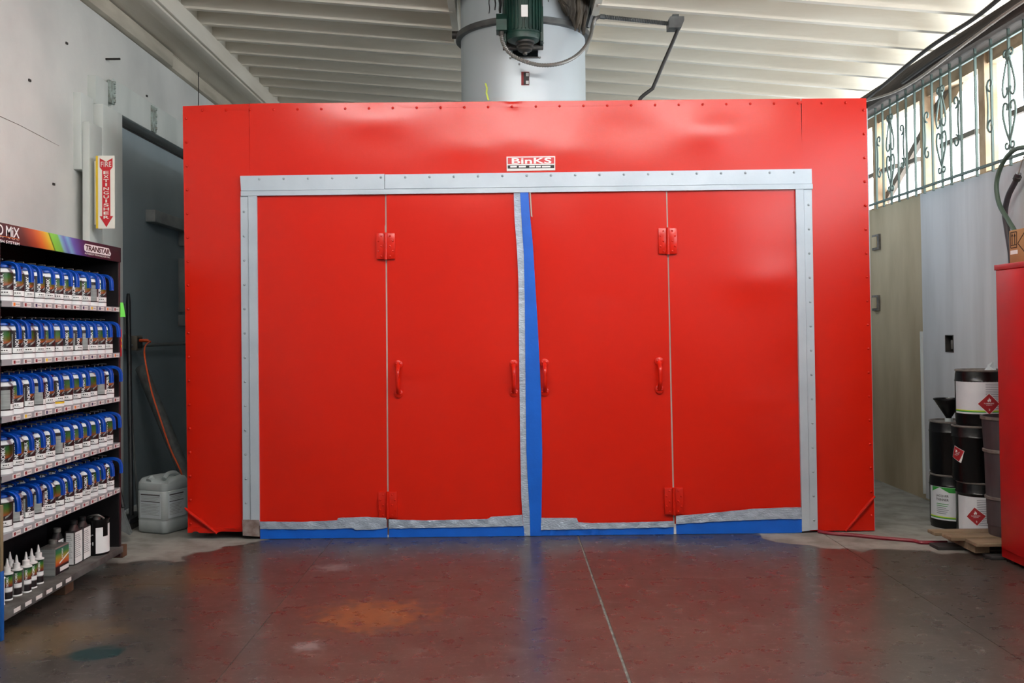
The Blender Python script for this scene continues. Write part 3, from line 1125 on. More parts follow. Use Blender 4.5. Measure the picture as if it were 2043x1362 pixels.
_o0, _o1 = on_duct(1048, 114), on_duct(1048, 82)
_zs = [zroof, _o0.z, _o1.z, ztop]
_ac = math.atan2(_o0.y - DY, _o0.x - DX)
b = MB()
NC = 96
for zi in range(3):
    for j in range(NC):
        if zi == 1 and j < 6:
            continue                       # the belt opening
        aa = [_ac + 2 * PI * (j + q - 3) / NC for q in (0, 1)]
        vs = [Vector((DX + DR * math.cos(aa[q]), DY + DR * math.sin(aa[q]), z)) for q, z in ((0, _zs[zi]), (1, _zs[zi]), (1, _zs[zi + 1]), (0, _zs[zi + 1]))]
        b.add(vs, [(0, 1, 2, 3)])
b.build('shell', 'galv', duct, weld=True)
duct_patch('opening_lip', 1020, 113, 1076, 116, 'flange', 0.010, duct)
st = duct_patch('sticker', 1040, 143, 1056, 170, 'tag_red', 0.004, duct)
duct_patch('sticker_print', 1044.5, 144, 1055.5, 169, 'rack_black', 0.006, st)
for (a, c) in ((1049, 145.5), (1049, 161)):
    for k in range(3):
        duct_patch('sticker_bar', a + 0.3 + 2.0 * k, c, a + 1.5 + 2.0 * k, c + 6.5, 'sticker', 0.0075, st, 2)
for px, py in ((1018, 116), (1036, 128), (1077, 115), (1083, 86), (952, 58)):
    p = on_duct(px, py)
    n = (p - Vector((DX, DY, p.z))).normalized()
    MB().tube([p - n * 0.002, p + n * 0.006], 0.007, 8).build('rivet', 'steel', duct)
for k, (px, y1, w) in enumerate(((976, 27, 1.2), (988, 20, 2.0), (998, 26, 4.5), (1094, 4, 1.0))):
    b = MB()
    pts = [on_duct(px + 0.6 * math.sin(i * 1.3 + k), -14 + (y1 + 14) * i / 8, 0.003) for i in range(9)]
    b.tube(pts, [0.0031 * w * (1.0 - 0.45 * (i / 8)) for i in range(9)], 6)
    b.build('tar_drip', 'black', duct)
# sooty insulation torn open at the top of the duct
b = MB()
rnd = random.Random(3)
for k in range(46):
    x0 = 1119 + 52 * rnd.random()
    y0 = -6 + 6 * rnd.random()
    x1 = x0 + (1160 - x0) * 0.35 + rnd.uniform(-6, 8)
    y1 = y0 + rnd.uniform(34, 58) - max(0, (1140 - x0)) * 0.9
    if x1 > 1146:
        y1 += 12
    o = rnd.uniform(0.04, 0.075)
    pts = [on_duct(x0 + (min(x1, 1166) - x0) * t + 1.5 * math.sin(5 * t + k), y0 + (y1 - y0) * t, o + 0.02 * math.sin(3 * t + k)) for t in (0, .25, .5, .75, 1)]
    b.tube(pts, [0.022, 0.02, 0.017, 0.013, 0.004], 6)
b.build('torn_insulation', 'soot', label='torn sooty insulation hanging on the upper side of the duct', cat='insulation', kind='stuff')
# strut beside it
b = MB()
A, C = PY_(1172, 55, 6.95), PY_(1197, -16, 6.95)
sv = (C - A)
for dx, dyy in ((0, 0), (0.03, 0.02)):
    b.tube([A + Vector((dx, dyy, 0)), C + Vector((dx, dyy, 0.06))], 0.018, 4)
b.build('duct_strut', 'flange', label='slanted steel strut bracing the duct to the ceiling', cat='strut')
# yellow ribbon
b = MB()
pts = [on_duct(x, y, 0.01) for x, y in ((967, 166), (970, 176), (969, 186), (973, 200))]
for i in range(3):
    p, q = pts[i], pts[i + 1]
    w = Vector((0.011, 0, 0))
    d3 = Vector((0, -0.002, 0))
    b.add([p, p + w, q + w, q, p + d3, p + w + d3, q + w + d3, q + d3], [(0, 1, 2, 3), (7, 6, 5, 4), (0, 4, 5, 1), (1, 5, 6, 2), (2, 6, 7, 3), (3, 7, 4, 0)])
b.build('ribbon', 'yellow_ribbon', label='short yellow-green strip of tape stuck to the duct above the booth', cat='tape')

# ---- motor
MY = 6.50
mc = PY_(1044, 78, MY)
motor = thing('electric_motor', mc, 'dark green electric motor with black pulley mounted on the duct', 'motor')
sm = 2000 / MY
hw = 33 / sm
ztm = PY_(1044, -22, MY).z
b = MB()
n = 28
prof = []
for j in range(n):
    a = 2 * PI * j / n
    r = hw * (1.0 + 0.02 * math.cos(4 * a))
    prof.append((r * max(-1, min(1, 1.08 * math.cos(a))), r * 0.95 * math.sin(a)))
b.prism([(mc.x + x, MY + y) for x, y in prof], lambda p, q, t: Vector((p, q, t)), mc.z + 0.03, ztm)
b.build('housing', 'motor_green', motor)
b = MB().lathe([(hw * 1.02, mc.z + 0.03), (hw * 1.05, mc.z + 0.02), (hw * 0.98, mc.z - 0.012), (hw * 0.6, mc.z - 0.03), (0.01, mc.z - 0.034)], 28, (mc.x, MY, 0))
b.build('end_bell', 'motor_green', motor)
for s in (-1, 1):
    MB().box(mc.x + s * hw * 1.02, mc.x + s * (hw * 1.02 + 0.022), MY - 0.02, MY + 0.12, mc.z - 0.02, mc.z + 0.21, bev=0.004).build('mounting_foot', 'motor_green', motor)
MB().box(mc.x - hw * 1.25, mc.x + hw * 1.25, MY + 0.09, MY + 0.126, mc.z - 0.04, ztm - 0.02, bev=0.004).build('mounting_plate', 'dark_steel', motor)
for k in range(14):
    a = PI + PI * (k + 0.5) / 14
    MB().box(-0.0035, 0.0035, -0.012, 0.004, mc.z + 0.04, ztm - 0.06,
             M=Matrix.Translation((mc.x + hw * 1.06 * math.cos(a) * 0.99, MY + hw * 0.95 * math.sin(a), 0)) @ Matrix.Rotation(a + PI / 2, 4, 'Z')).build('fin', 'motor_green', motor, smooth=None)
p0, p1 = PY_(1040, 34, MY - hw), PY_(1053, 10, MY - hw)
MB().box(p0.x, p1.x, MY - hw * 0.95 - 0.012, MY - hw * 0.9, p0.z, p1.z).build('rating_plate', 'sticker', motor, smooth=None)
# stepped pulley and shaft
pv = mc.z - 0.03
b = MB().lathe([(0.012, pv + 0.01), (0.062, pv + 0.008), (0.062, pv - 0.006), (0.05, pv - 0.012), (0.055, pv - 0.020), (0.055, pv - 0.028), (0.043, pv - 0.034), (0.047, pv - 0.042), (0.047, pv - 0.05), (0.034, pv - 0.06), (0.016, pv - 0.064), (0.014, pv - 0.078), (0.001, pv - 0.08)], 24, (mc.x + 0.01, MY - 0.02, 0))
b.build('pulley', 'dark_steel', motor)
# wedge junction box on the motor's side
q = PY_(1001, 60, MY - 0.04)
jb = MB()
x0, x1 = PY_(990, 50, MY - 0.05).x, mc.x - hw * 1.0
z0, z1 = PY_(1000, 64, MY - 0.05).z, PY_(1000, 26, MY - 0.05).z
jb.prism([(MY - 0.10, z0), (MY + 0.02, z0), (MY + 0.02, z1), (MY - 0.04, z1), (MY - 0.10, z0 + 0.07)], lambda a, c, t: Vector((t, a, c)), x0, x1)
jb.build('terminal_box', 'motor_green', motor, smooth=None)

# flexible conduit looping from the motor
fc = thing('flexible_conduit', PY_(1190, 36, 6.85), 'grey flexible metal conduit looping under the green motor', 'conduit')
pts = catmull([PY_(1000, 62, 6.44), PY_(1003, 84, 6.44), PY_(1017, 106, 6.44), PY_(1046, 122, 6.45), PY_(1080, 130, 6.46), PY_(1116, 127, 6.48), PY_(1146, 114, 6.55), PY_(1167, 94, 6.65), PY_(1178, 72, 6.75), PY_(1183, 48, 6.82), PY_(1190, 36, 6.85), PY_(1202, 33, 6.85)], 14)
MB().tube(pts, [0.0125 + 0.0016 * (1 if i % 2 else -1) for i in range(len(pts))], 8).build('loop', 'flex', fc)
MB().tube([PY_(1000, 60, 6.44), PY_(1000.5, 71, 6.44)], 0.018, 10).build('connector', 'dark_steel', fc)
a, c = PY_(1200, 33, 6.85), PY_(1334, 47, 6.85)
N = 80
MB().tube([a.lerp(c, i / N) for i in range(N + 1)], [0.013 + 0.004 * (i % 2) for i in range(N + 1)], 8).build('threaded_run', 'flange', fc)
MB().tube([a.lerp(c, -0.02), a.lerp(c, 0.05)], 0.018, 8).build('coupling', 'steel', fc)
jbx = thing('junction_box', PY_(1346, 60, 6.85), 'grey steel junction box under the ceiling boards', 'junction box')
c0, c1 = PY_(1332, 60, 6.85), PY_(1362, 42, 6.85)
b = MB()
b.prism([(c0.x, c0.z), (c1.x - 0.02, c0.z), (c1.x, c1.z - 0.012), (c1.x, c1.z + 0.015), (c0.x + 0.01, c1.z + 0.015), (c0.x, c1.z)], lambda p, q, t: Vector((p, t, q)), 6.79, 6.90)
b.build('box', 'flange', jbx, smooth=None)
MB().box(c0.x + 0.03, c1.x - 0.03, 6.82, 6.87, c1.z + 0.01, jz(c1.x) + 0.02).build('hanger', 'steel', jbx, smooth=None)
MB().tube(catmull([PY_(1352, 60, 6.85), PY_(1343, 82, 6.85), PY_(1322, 130, 6.85), PY_(1304, 172, 6.85), PY_(1300, 178, 6.85), PY_(1284, 190, 6.85), PY_(1276, 200, 6.86), PY_(1272, 222, 6.88)], 4), 0.0125, 10).build('conduit_pipe', 'cable_black', label='thin dark conduit dropping from the junction box to the booth roof', cat='conduit')

# ================================================================== LEFT: FIRE SIGN
sx0, sx1 = 195.5, 228.5
SY = 6.39
a, c = PY_(sx0, 456, SY), PY_(sx1, 310, SY)
fs = thing('fire_extinguisher_sign', (a.x, SY, a.z), 'white sign with red arrow reading FIRE EXTINGUISHER on the casing post', 'sign')
MB().box(a.x, c.x, SY, SY + 0.005, a.z, c.z, bev=0.0015).build('panel', 'sign_white', fs, smooth=None)
MB().box(a.x - 0.012, a.x + 0.001, SY - 0.002, SY + 0.06, a.z + 0.002, c.z - 0.002).build('side_flange', 'sign_yellow', fs, smooth=None)
MB().box(a.x - 0.03, a.x + 0.002, SY + 0.02, SY + 0.05, a.z + 0.03, c.z - 0.03).build('bracket', 'sign_white', fs, smooth=None)
w, h = c.x - a.x, c.z - a.z
cx = a.x + w * 0.5
arrow = [(-.38, .965), (0, .915), (.38, .965), (.38, .84), (.24, .80), (.24, .17), (.40, .17), (0, .02), (-.40, .17), (-.24, .17), (-.24, .80), (-.38, .84)]
b = MB()
b.prism([(cx + x * w, a.z + y * h) for x, y in arrow], lambda p, q, t: Vector((p, t, q)), SY - 0.0012, SY + 0.001)
b.build('arrow', 'sign_red', fs, smooth=None)
b = MB()
tv, tf = fit_text('FIRE', w * 0.62, h * 0.07, 0.006, 1.05)
b.add([Vector((cx - w * 0.31 + x, SY - 0.0022, a.z + h * 0.845 + y)) for x, y in tv], tf)
b.build('lettering', 'sign_white', fs, smooth=None)
b = MB()
word = 'EXTINGUISHER'
for k, ch in enumerate(word):
    zc = a.z + h * (0.765 - 0.0555 * k)
    ww = w * (0.10 if ch == 'I' else 0.32)
    tv, tf = fit_text(ch, ww, h * 0.042, 0.02)
    b.add([Vector((cx - ww / 2 + x, SY - 0.0022, zc - h * 0.02 + y)) for x, y in tv], tf)
b.build('lettering', 'sign_white', fs, smooth=None)

# ================================================================== LEFT: PAINT RACK
RX = -2.18                 # front plane of the rack
RY0, RY1 = PZ_(3.5, 1279, 0).y + 0.03, 5.69
RD = 0.42
RB = RX - RD
rack = thing('paint_rack', ((RX + RB) / 2, (RY0 + RY1) / 2, 0.04), 'black steel paint rack with rainbow header and five full shelves', 'rack')


def rz(px, py):
    return PX_(px, py, RX).z


ztop = rz(238, 494)
zh0 = rz(238, 523)
zd = rz(236, 1092)
MB().box(RB, RX, RY1 - 0.022, RY1, 0.045, ztop, bev=0.002).build('end_panel', 'rack_maroon', rack)
MB().box(RB + 0.002, RX - 0.004, RY1 - 0.026, RY1 - 0.021, zd, ztop - 0.02).build('end_lining', 'rack_black', rack, smooth=None)
MB().box(RB, RX, RY0, RY0 + 0.022, 0.045, ztop, bev=0.002).build('end_panel', 'rack_black', rack)
MB().box(RB - 0.004, RB + 0.01, RY0, RY1, 0.045, ztop).build('back_panel', 'rack_black', rack, smooth=None)
MB().box(RB, RX - 0.01, RY0, RY1, ztop - 0.02, ztop - 0.004).build('top_panel', 'rack_black', rack, smooth=None)
_hs = [(0, (50, 26, 34)), (45, (84, 42, 38)), (65, (150, 60, 38)), (80, (200, 100, 42)), (92, (206, 150, 48)), (100, (196, 190, 50)), (101.5, (50, 64, 30)), (104, (120, 190, 60)),
       (118, (108, 178, 78)), (122, (120, 176, 190)), (130, (86, 100, 176)), (137, (110, 170, 200)), (146, (84, 84, 168)), (160, (60, 44, 110)), (176, (44, 22, 50)), (238, (40, 16, 28))]
_yc, _zm, _sk = (RY0 + RY1) / 2, (zh0 + ztop) / 2 - 0.04, 0.85
_ys = [PX_(p, 657 - 0.215 * (1007 - p), RX).y - _yc for p, c in _hs]
ramp_mat('rainbow', [((y - _ys[0]) / (_ys[-1] - _ys[0]), c) for y, (p, c) in zip(_ys, _hs)], axis=1, skew=_sk, a=_ys[0] + _sk * _zm, span=_ys[-1] - _ys[0])
# header fascia: local z runs up from the rack origin, so the skew offset follows it
hd = MB().box(RX - 0.006, RX + 0.004, RY0, RY1, zh0, ztop, bev=0.0015)
header = hd.build('header_fascia', 'rainbow', rack)


def rtext(s, px0, py_bot, px1, hh, m, parent, bold=0.0, space=1.0, out=0.0052, name='lettering'):
    p0, p1 = PX_(px0, py_bot, RX), PX_(px1, py_bot, RX)
    y0, y1 = p0.y, p1.y
    tv, tf = fit_text(s, y1 - y0, hh, bold, space)
    z0 = p0.z
    return MB().add([Vector((RX + out, y0 + x, z0 + y)) for x, y in tv], tf).build(name, m, parent, smooth=None)


s_ = 1005 / 2.18
rtext('NO MiX', -22, 465, 36.5, 0.047, 'can_white', header, 0.012, 0.95)
b = MB()
yA, yB = PX_(-30, 475, RX).y, PX_(37, 475, RX).y
zA = PX_(2, 471.5, RX).z
b.box(RX + 0.004, RX + 0.0052, yA, yB, zA, zA + 0.0022)
b.build('orange_rule', 'tag_orange', header, smooth=None)
rtext('LOW VOC', -20, 470, 36, 0.008, 'tag_white', header, 0, 1.6)
rtext('REFINISH SYSTEM', -28, 478.5, 36.5, 0.0125, 'can_white', header, 0.01)
# maker's logo: white outlined word
p0, p1 = PX_(167, 507, RX), PX_(218, 507, RX)
zb_ = PX_(190, 512, RX).z
zl = PX_(192, 505.5, RX).z
b = MB()
b.prism([(p0.y, zl + 0.004), (p0.y + 0.02, zl - 0.001), (p1.y, zl - 0.001), (p1.y + 0.012, zl + 0.012), (p1.y - 0.02, zl + 0.04), (p0.y + 0.01, zl + 0.04), (p0.y - 0.005, zl + 0.026)], lambda y, z, t: Vector((t, y, z)), RX + 0.0035, RX + 0.0050)
b.build('logo_plate', 'can_white', header, smooth=None)
tv, tf = fit_text('TRANSTAR', p1.y - p0.y - 0.012, 0.029, 0.03, 0.9)
MB().add([Vector((RX + 0.0058, p0.y + 0.004 + x + y * 0.25, zl + 0.005 + y)) for x, y in tv], tf).build('lettering', 'rack_maroon', header, smooth=None)
tv, tf = fit_text('AUTOBODY TECHNOLOGIES, INC.', p1.y - p0.y, 0.0105, 0.01)
MB().add([Vector((RX + 0.0055, p0.y + x, zl - 0.016 + y)) for x, y in tv], tf).build('lettering', 'can_white', header, smooth=None)

# shelves with price tags
shelf_z = [rz(222, 612), rz(222, 704.5), rz(222, 794), rz(222, 887), rz(222, 979)]
tagcols = ['tag_red', 'tag_red', 'tag_brown', 'tag_navy', 'tag_orange', 'tag_brown', 'tag_red', 'tag_navy', 'tag_red', 'tag_yellow']
tag_cache = {}
PITCH_C = 0.1045
slots = [RY1 - 0.085 - PITCH_C * k for k in range(12)]
for i, z in enumerate(shelf_z):
    b = MB()
    b.box(RB, RX + 0.002, RY0 + 0.022, RY1 - 0.022, z - 0.012, z, 0)
    b.box(RX - 0.006, RX + 0.004, RY0 + 0.022, RY1 - 0.022, z - 0.026, z + 0.001, 1)
    sh = b.build('shelf', ['shelf_grey', 'shelf_grey'], rack, smooth=None)
    for k, y in enumerate(slots):
        colr = tagcols[(k * 3 + i * 4 + (k * k) % 3) % 10] if i < 3 else 'tag_red'
        if i == 1 and k == 11:
            colr = 'tag_red'
        key = colr
        if key not in tag_cache:
            t = MB()
            t.box(0.0, 0.0016, -0.012, 0.034, -0.020, 0.0, 0)
            t.box(0.0, 0.0022, -0.040, -0.012, -0.020, 0.0, 0)
            t.box(0.0012, 0.0026, -0.030, -0.012, -0.017, -0.003, 1)
            for q in range(3):
                t.box(0.0012, 0.0024, -0.004 + 0.011 * q, 0.003 + 0.011 * q, -0.013, -0.007, 2)
            o = t.build('price_tag', ['tag_white', colr, 'can_grey'], origin=(0, 0, 0), smooth=None)
            tag_cache[key] = o.data
        else:
            o = bpy.data.objects.new('price_tag', tag_cache[key])
            COL.objects.link(o)
        o.parent = sh
        o.location = Vector((RX + 0.0035, y + 0.012, z - 0.003)) - ORI[rack.name]
        ORI[o.name] = ORI[rack.name]
bd = MB()
bd.box(RB, RX + 0.01, RY0, RY1 + 0.002, zd - 0.035, zd, 0, bev=0.003)
base = bd.build('base_deck', 'deck_grey', rack)
for k, y in enumerate(slots[6:]):
    MB().box(RX + 0.0085, RX + 0.0115, y - 0.03, y + 0.03, zd - 0.024, zd - 0.006).build('price_tag', 'tag_white', base, smooth=None)
# things stuck on the rack
p = PX_(243, 606, RX + 0.004)
b = MB()
b.add([Vector((RX - 0.002, RY1 + 0.001, rz(238, 603))), Vector((RX + 0.012, RY1 + 0.006, rz(238, 603))), Vector((RX + 0.024, RY1 + 0.01, rz(238, 632))), Vector((RX - 0.002, RY1 + 0.001, rz(238, 632))),
       Vector((RX - 0.002, RY1 + 0.003, rz(238, 603))), Vector((RX + 0.012, RY1 + 0.008, rz(238, 603))), Vector((RX + 0.024, RY1 + 0.012, rz(238, 632))), Vector((RX - 0.002, RY1 + 0.003, rz(238, 632)))],
      [(0, 1, 2, 3), (7, 6, 5, 4), (0, 4, 5, 1), (1, 5, 6, 2), (2, 6, 7, 3), (3, 7, 4, 0)])
b.build('sticky_note', 'note_green', smooth=None, label='bright green sticky note curling off the side of the paint rack', cat='note')
b = MB()
b.box(RX - 0.002, RX + 0.004, RY1 - 0.004, RY1 + 0.004, rz(238, 711), rz(238, 657), 0)
for y in (676, 688):
    b.box(RX - 0.001, RX + 0.005, RY1 - 0.003, RY1 + 0.005, rz(238, y + 5), rz(238, y), 1)
b.build('edge_label', ['sign_red', 'sign_yellow'], rack, smooth=None)

# ---- the cans
CR, CH = 0.0505, 0.150
cr = Vector((0, 0, 0))


def cyl(ang, z, r):
    return Vector((r * math.cos(ang), r * math.sin(ang), z))


def patch(b, a0, a1, z0, z1, r, mi, n=6):
    vs = []
    for i in range(n + 1):
        a = a0 + (a1 - a0) * i / n
        vs += [cyl(a, z0, r), cyl(a, z1, r)]
    b.add(vs, [(2 * i, 2 * i + 2, 2 * i + 3, 2 * i + 1) for i in range(n)], mi)


ramp_mat('burst', [(0.0, (70, 30, 20)), (0.25, (150, 70, 28)), (0.45, (96, 92, 30)), (0.7, (44, 96, 34)), (1.0, (30, 62, 36))], axis=2, skew=0.0, a=0.055, span=0.075)


def make_can():
    t = thing('paint_can', (0, 0, 0), 'x', 'paint can')
    b = MB()
    prof = [(0.001, 0.0), (CR + 0.0012, 0.0), (CR + 0.0012, 0.021), (CR, 0.0215), (CR, 0.128), (CR + 0.001, 0.130), (CR - 0.004, 0.136), (CR - 0.012, 0.146), (CR - 0.016, 0.150), (0.001, 0.150)]
    b.lathe(prof, 24, mis=[0, 0, 0, 1, 0, 0, 0, 0, 0])
    b.build('body', ['can_white', 'can_metal'], t)
    # label wrap; local angles are measured from the camera-facing side
    lb = MB()
    c = -PI / 2 + 0.95
    patch(lb, c - 2.6, c + 2.6, 0.0225, 0.127, CR + 0.0006, 0, 30)
    patch(lb, c - 1.45, c - 0.62, 0.028, 0.112, CR + 0.001, 2, 6)
    # colour burst with a slanted lower edge
    vs = []
    n = 10
    for i in range(n + 1):
        a = c - 0.18 + 1.1 * i / n
        vs += [cyl(a, 0.066 + 0.016 * i / n, CR + 0.001), cyl(a, 0.125, CR + 0.001)]
    lb.add(vs, [(2 * i, 2 * i + 2, 2 * i + 3, 2 * i + 1) for i in range(n)], 3)
    # pale slanted stroke
    vs = []
    for i in range(7):
        a = c + 0.15 + 0.75 * i / 6
        vs += [cyl(a, 0.058 + 0.022 * i / 6, CR + 0.0013), cyl(a, 0.066 + 0.022 * i / 6, CR + 0.0013)]
    lb.add(vs, [(2 * i, 2 * i + 2, 2 * i + 3, 2 * i + 1) for i in range(6)], 2)
    patch(lb, c - 0.62, c + 0.85, 0.0262, 0.050, CR + 0.0014, 1, 8)
    for q in range(3):
        patch(lb, c - 0.3 + 0.2 * q, c - 0.16 + 0.2 * q, 0.037, 0.042, CR + 0.0018, 4, 2)
    patch(lb, c - 0.4, c + 0.4, 0.030, 0.0315, CR + 0.0018, 4, 4)
    tv, tf = fit_text('NOMiX', 0.066, 0.0165, 0.025, 1.0)
    lb.add([cyl(c - 0.27 - (y - 0.008) / CR, 0.053 + x, CR + 0.0019) for x, y in tv], tf, 5)
    lb.build('label_wrap', ['can_dark', 'sticker', 'can_grey', 'burst', 'print_dark', 'can_white'], t)
    # blue pouring lid with hooked handle
    b = MB()
    b.lathe([(0.001, 0.150), (0.044, 0.149), (0.046, 0.152), (0.045, 0.160), (0.03, 0.166), (0.001, 0.167)], 20)
    path = catmull([(-0.02, 0, 0.165), (0.025, 0, 0.170), (0.058, 0, 0.167), (0.080, 0, 0.155), (0.088, 0, 0.135), (0.090, 0, 0.110), (0.090, 0, 0.088)], 5)
    prof2 = [(-0.0135, 0.006), (-0.010, 0.008), (-0.006, 0.008), (-0.005, 0.004), (0.005, 0.004), (0.006, 0.008), (0.010, 0.008), (0.0135, 0.006), (0.0135, -0.006), (-0.0135, -0.006)]
    vs = []
    m_ = len(path)
    for i, p in enumerate(path):
        tg = (path[min(i + 1, m_ - 1)] - path[max(i - 1, 0)]).normalized()
        nrm = Vector((-tg.z, 0, tg.x))
        if nrm.z < 0 and nrm.x < 0:
            nrm = -nrm
        for (s, q) in prof2:
            if i >= m_ - 3 and abs(s) <= 0.006:
                q = min(q, 0.008) if i < m_ - 2 else 0.008
            vs.append(p + Vector((0, s, 0)) + nrm * q)
    k = len(prof2)
    fs_ = []
    for i in range(m_ - 1):
        for j in range(k):
            j2 = (j + 1) % k
            fs_.append((i * k + j, i * k + j2, (i + 1) * k + j2, (i + 1) * k + j))
    fs_.append(tuple(range(k)))
    fs_.append(tuple((m_ - 1) * k + j for j in range(k)))
    b.add(vs, fs_)
    b.build('pouring_lid', 'blue_lid', t)
    b = MB()
    b.tube([(-0.012, 0, 0.165), (-0.012, 0, 0.186)], 0.003, 6)
    b.tube([(-0.034, 0.006, 0.187), (-0.012, 0, 0.189), (0.012, -0.004, 0.187)], 0.0035, 6)
    b.build('stirrer', 'wire', t)
    return t


can0 = make_can()
first = True
rowname = ['top', 'second', 'third', 'fourth', 'fifth']
rnd = random.Random(11)
for i, z in enumerate(shelf_z):
    for k, y in enumerate(slots):
        lab = 'blue-handled paint can in the front row on the %s shelf of the rack' % rowname[i]
        grp = 'front cans on the %s rack shelf' % rowname[i]
        if i == 0 and k == 0:
            continue
        yy = y + rnd.uniform(-0.0004, 0.0004)
        turn = rnd.choice([-0.1, 0.0, 0.05, 0.15, 0.3, -0.25, -0.15, 1.0]) + rnd.uniform(-0.1, 0.1)
        if k == 0 or (i == 0 and k == 1):
            lab = 'blue-handled paint can next to the end panel on the %s shelf of the rack' % rowname[i]
            turn = 0.0
        elif turn > 0.8:
            lab = 'paint can with its grey text panel turned outward on the %s shelf of the rack' % rowname[i]
        xx = RX - CR - 0.012 + rnd.uniform(-0.006, 0.004)
        rot = rnd.uniform(-0.22, 0.22)
        if first:
            first = False
            can0.location = (xx, yy, z)
            can0['label'], can0['group'] = lab, grp
            r, kids = can0, list(can0.children)
        else:
            r, kids = dup(can0, (xx, yy, z), 0, lab, grp)
        if i == 2 and k == 6:
            r['label'] = 'blue-handled paint can with a yellow band round its white foot on the third rack shelf'
            yb_ = MB().lathe([(CR + 0.0015, 0.014), (CR + 0.002, 0.0145), (CR + 0.002, 0.0225), (CR + 0.0015, 0.023)], 24)
            yo = yb_.build('yellow_band', 'tag_yellow', origin=(0, 0, 0))
            yo.parent = r
            yo.location = (0, 0, 0)
        for ch in kids:
            nm = ch.name.split('.')[0]
            if nm in ('pouring_lid', 'stirrer'):
                ch.rotation_euler = (0, 0, rot)
            else:
                ch.rotation_euler = (0, 0, turn)
    for k, y in enumerate(slots):
        if (i == 0 and k in (0, 1)) or rnd.random() < 0.08:
            continue
        r, kids = dup(can0, (RX - CR - 0.012 - 0.165, y + rnd.uniform(-0.0004, 0.0004), z), 0,
                      'blue-handled paint can in the back row on the %s shelf of the rack' % rowname[i],
                      'back cans on the %s rack shelf' % rowname[i])
        for ch in kids:
            if ch.name.split('.')[0] in ('pouring_lid', 'stirrer'):
                ch.rotation_euler = (0, 0, rnd.uniform(-0.25, 0.25))
                
# ---- bottom deck: nozzle bottles, tins
ramp_mat('tube_print', [(0.0, (24, 20, 22)), (0.3, (28, 20, 22)), (0.36, (236, 236, 236)), (0.5, (236, 236, 236)), (0.53, (30, 22, 24)), (0.6, (120, 36, 30)), (0.75, (120, 110, 30)), (0.9, (46, 120, 40)), (1.0, (24, 60, 40))], axis=2, a=0.004, span=0.105)


def make_tube():
    t = thing('nozzle_bottle', (0, 0, 0), 'slim white-capped nozzle bottle standing on the rack base', 'bottle', 'nozzle bottles on the rack base')
    R = 0.0225
    b = MB()
    b.lathe([(0.001, 0), (R + 0.002, 0), (R + 0.002, 0.004), (R, 0.006), (R, 0.116), (R - 0.004, 0.122), (0.001, 0.122)], 20, mis=[0, 0, 0, 0, 0, 0])
    b.build('body', 'can_white', t)
    lb = MB()
    c = -PI / 2 + 0.35
    patch(lb, c - 0.25, c + 1.6, 0.007, 0.115, R + 0.0005, 0, 10)
    patch(lb, c - 1.5, c - 0.27, 0.007, 0.115, R + 0.0005, 1, 8)
    tv, tf = fit_text('NOMiX', 0.045, 0.010, 0.02)
    lb.add([cyl(c + 0.15 - (y - 0.005) / R, 0.062 + x, R + 0.0012) for x, y in tv], tf, 2)
    lb.build('label_wrap', ['tube_print', 'can_grey', 'can_white'], t)
    b = MB()
    b.lathe([(R + 0.004, 0.116), (R + 0.004, 0.121), (0.017, 0.125), (0.016, 0.128), (0.016, 0.146), (0.009, 0.150), (0.0085, 0.152), (0.003, 0.184), (0.0005, 0.186)], 18)
    b.build('nozzle_cap', 'cap_white', t)
    return t


tube0 = make_tube()
spots = [(14, 1196), (33, 1187), (52, 1180), (63, 1172), (76.5, 1163), (20, 1180), (-2, 1207)]
for k, (px, py) in enumerate(spots):
    p = PZ_(px, py, zd)
    if k == 0:
        tube0.location = (p.x, p.y, zd)
    else:
        r, kids = dup(tube0, (p.x, p.y, zd), 0, {4: 'white-capped nozzle bottle standing next to the rainbow square tin', 5: 'white-capped nozzle bottle tucked behind the others on the rack base'}.get(k))
        for ch in kids:
            ch.rotation_euler = (0, 0, rnd.uniform(-0.6, 0.3))


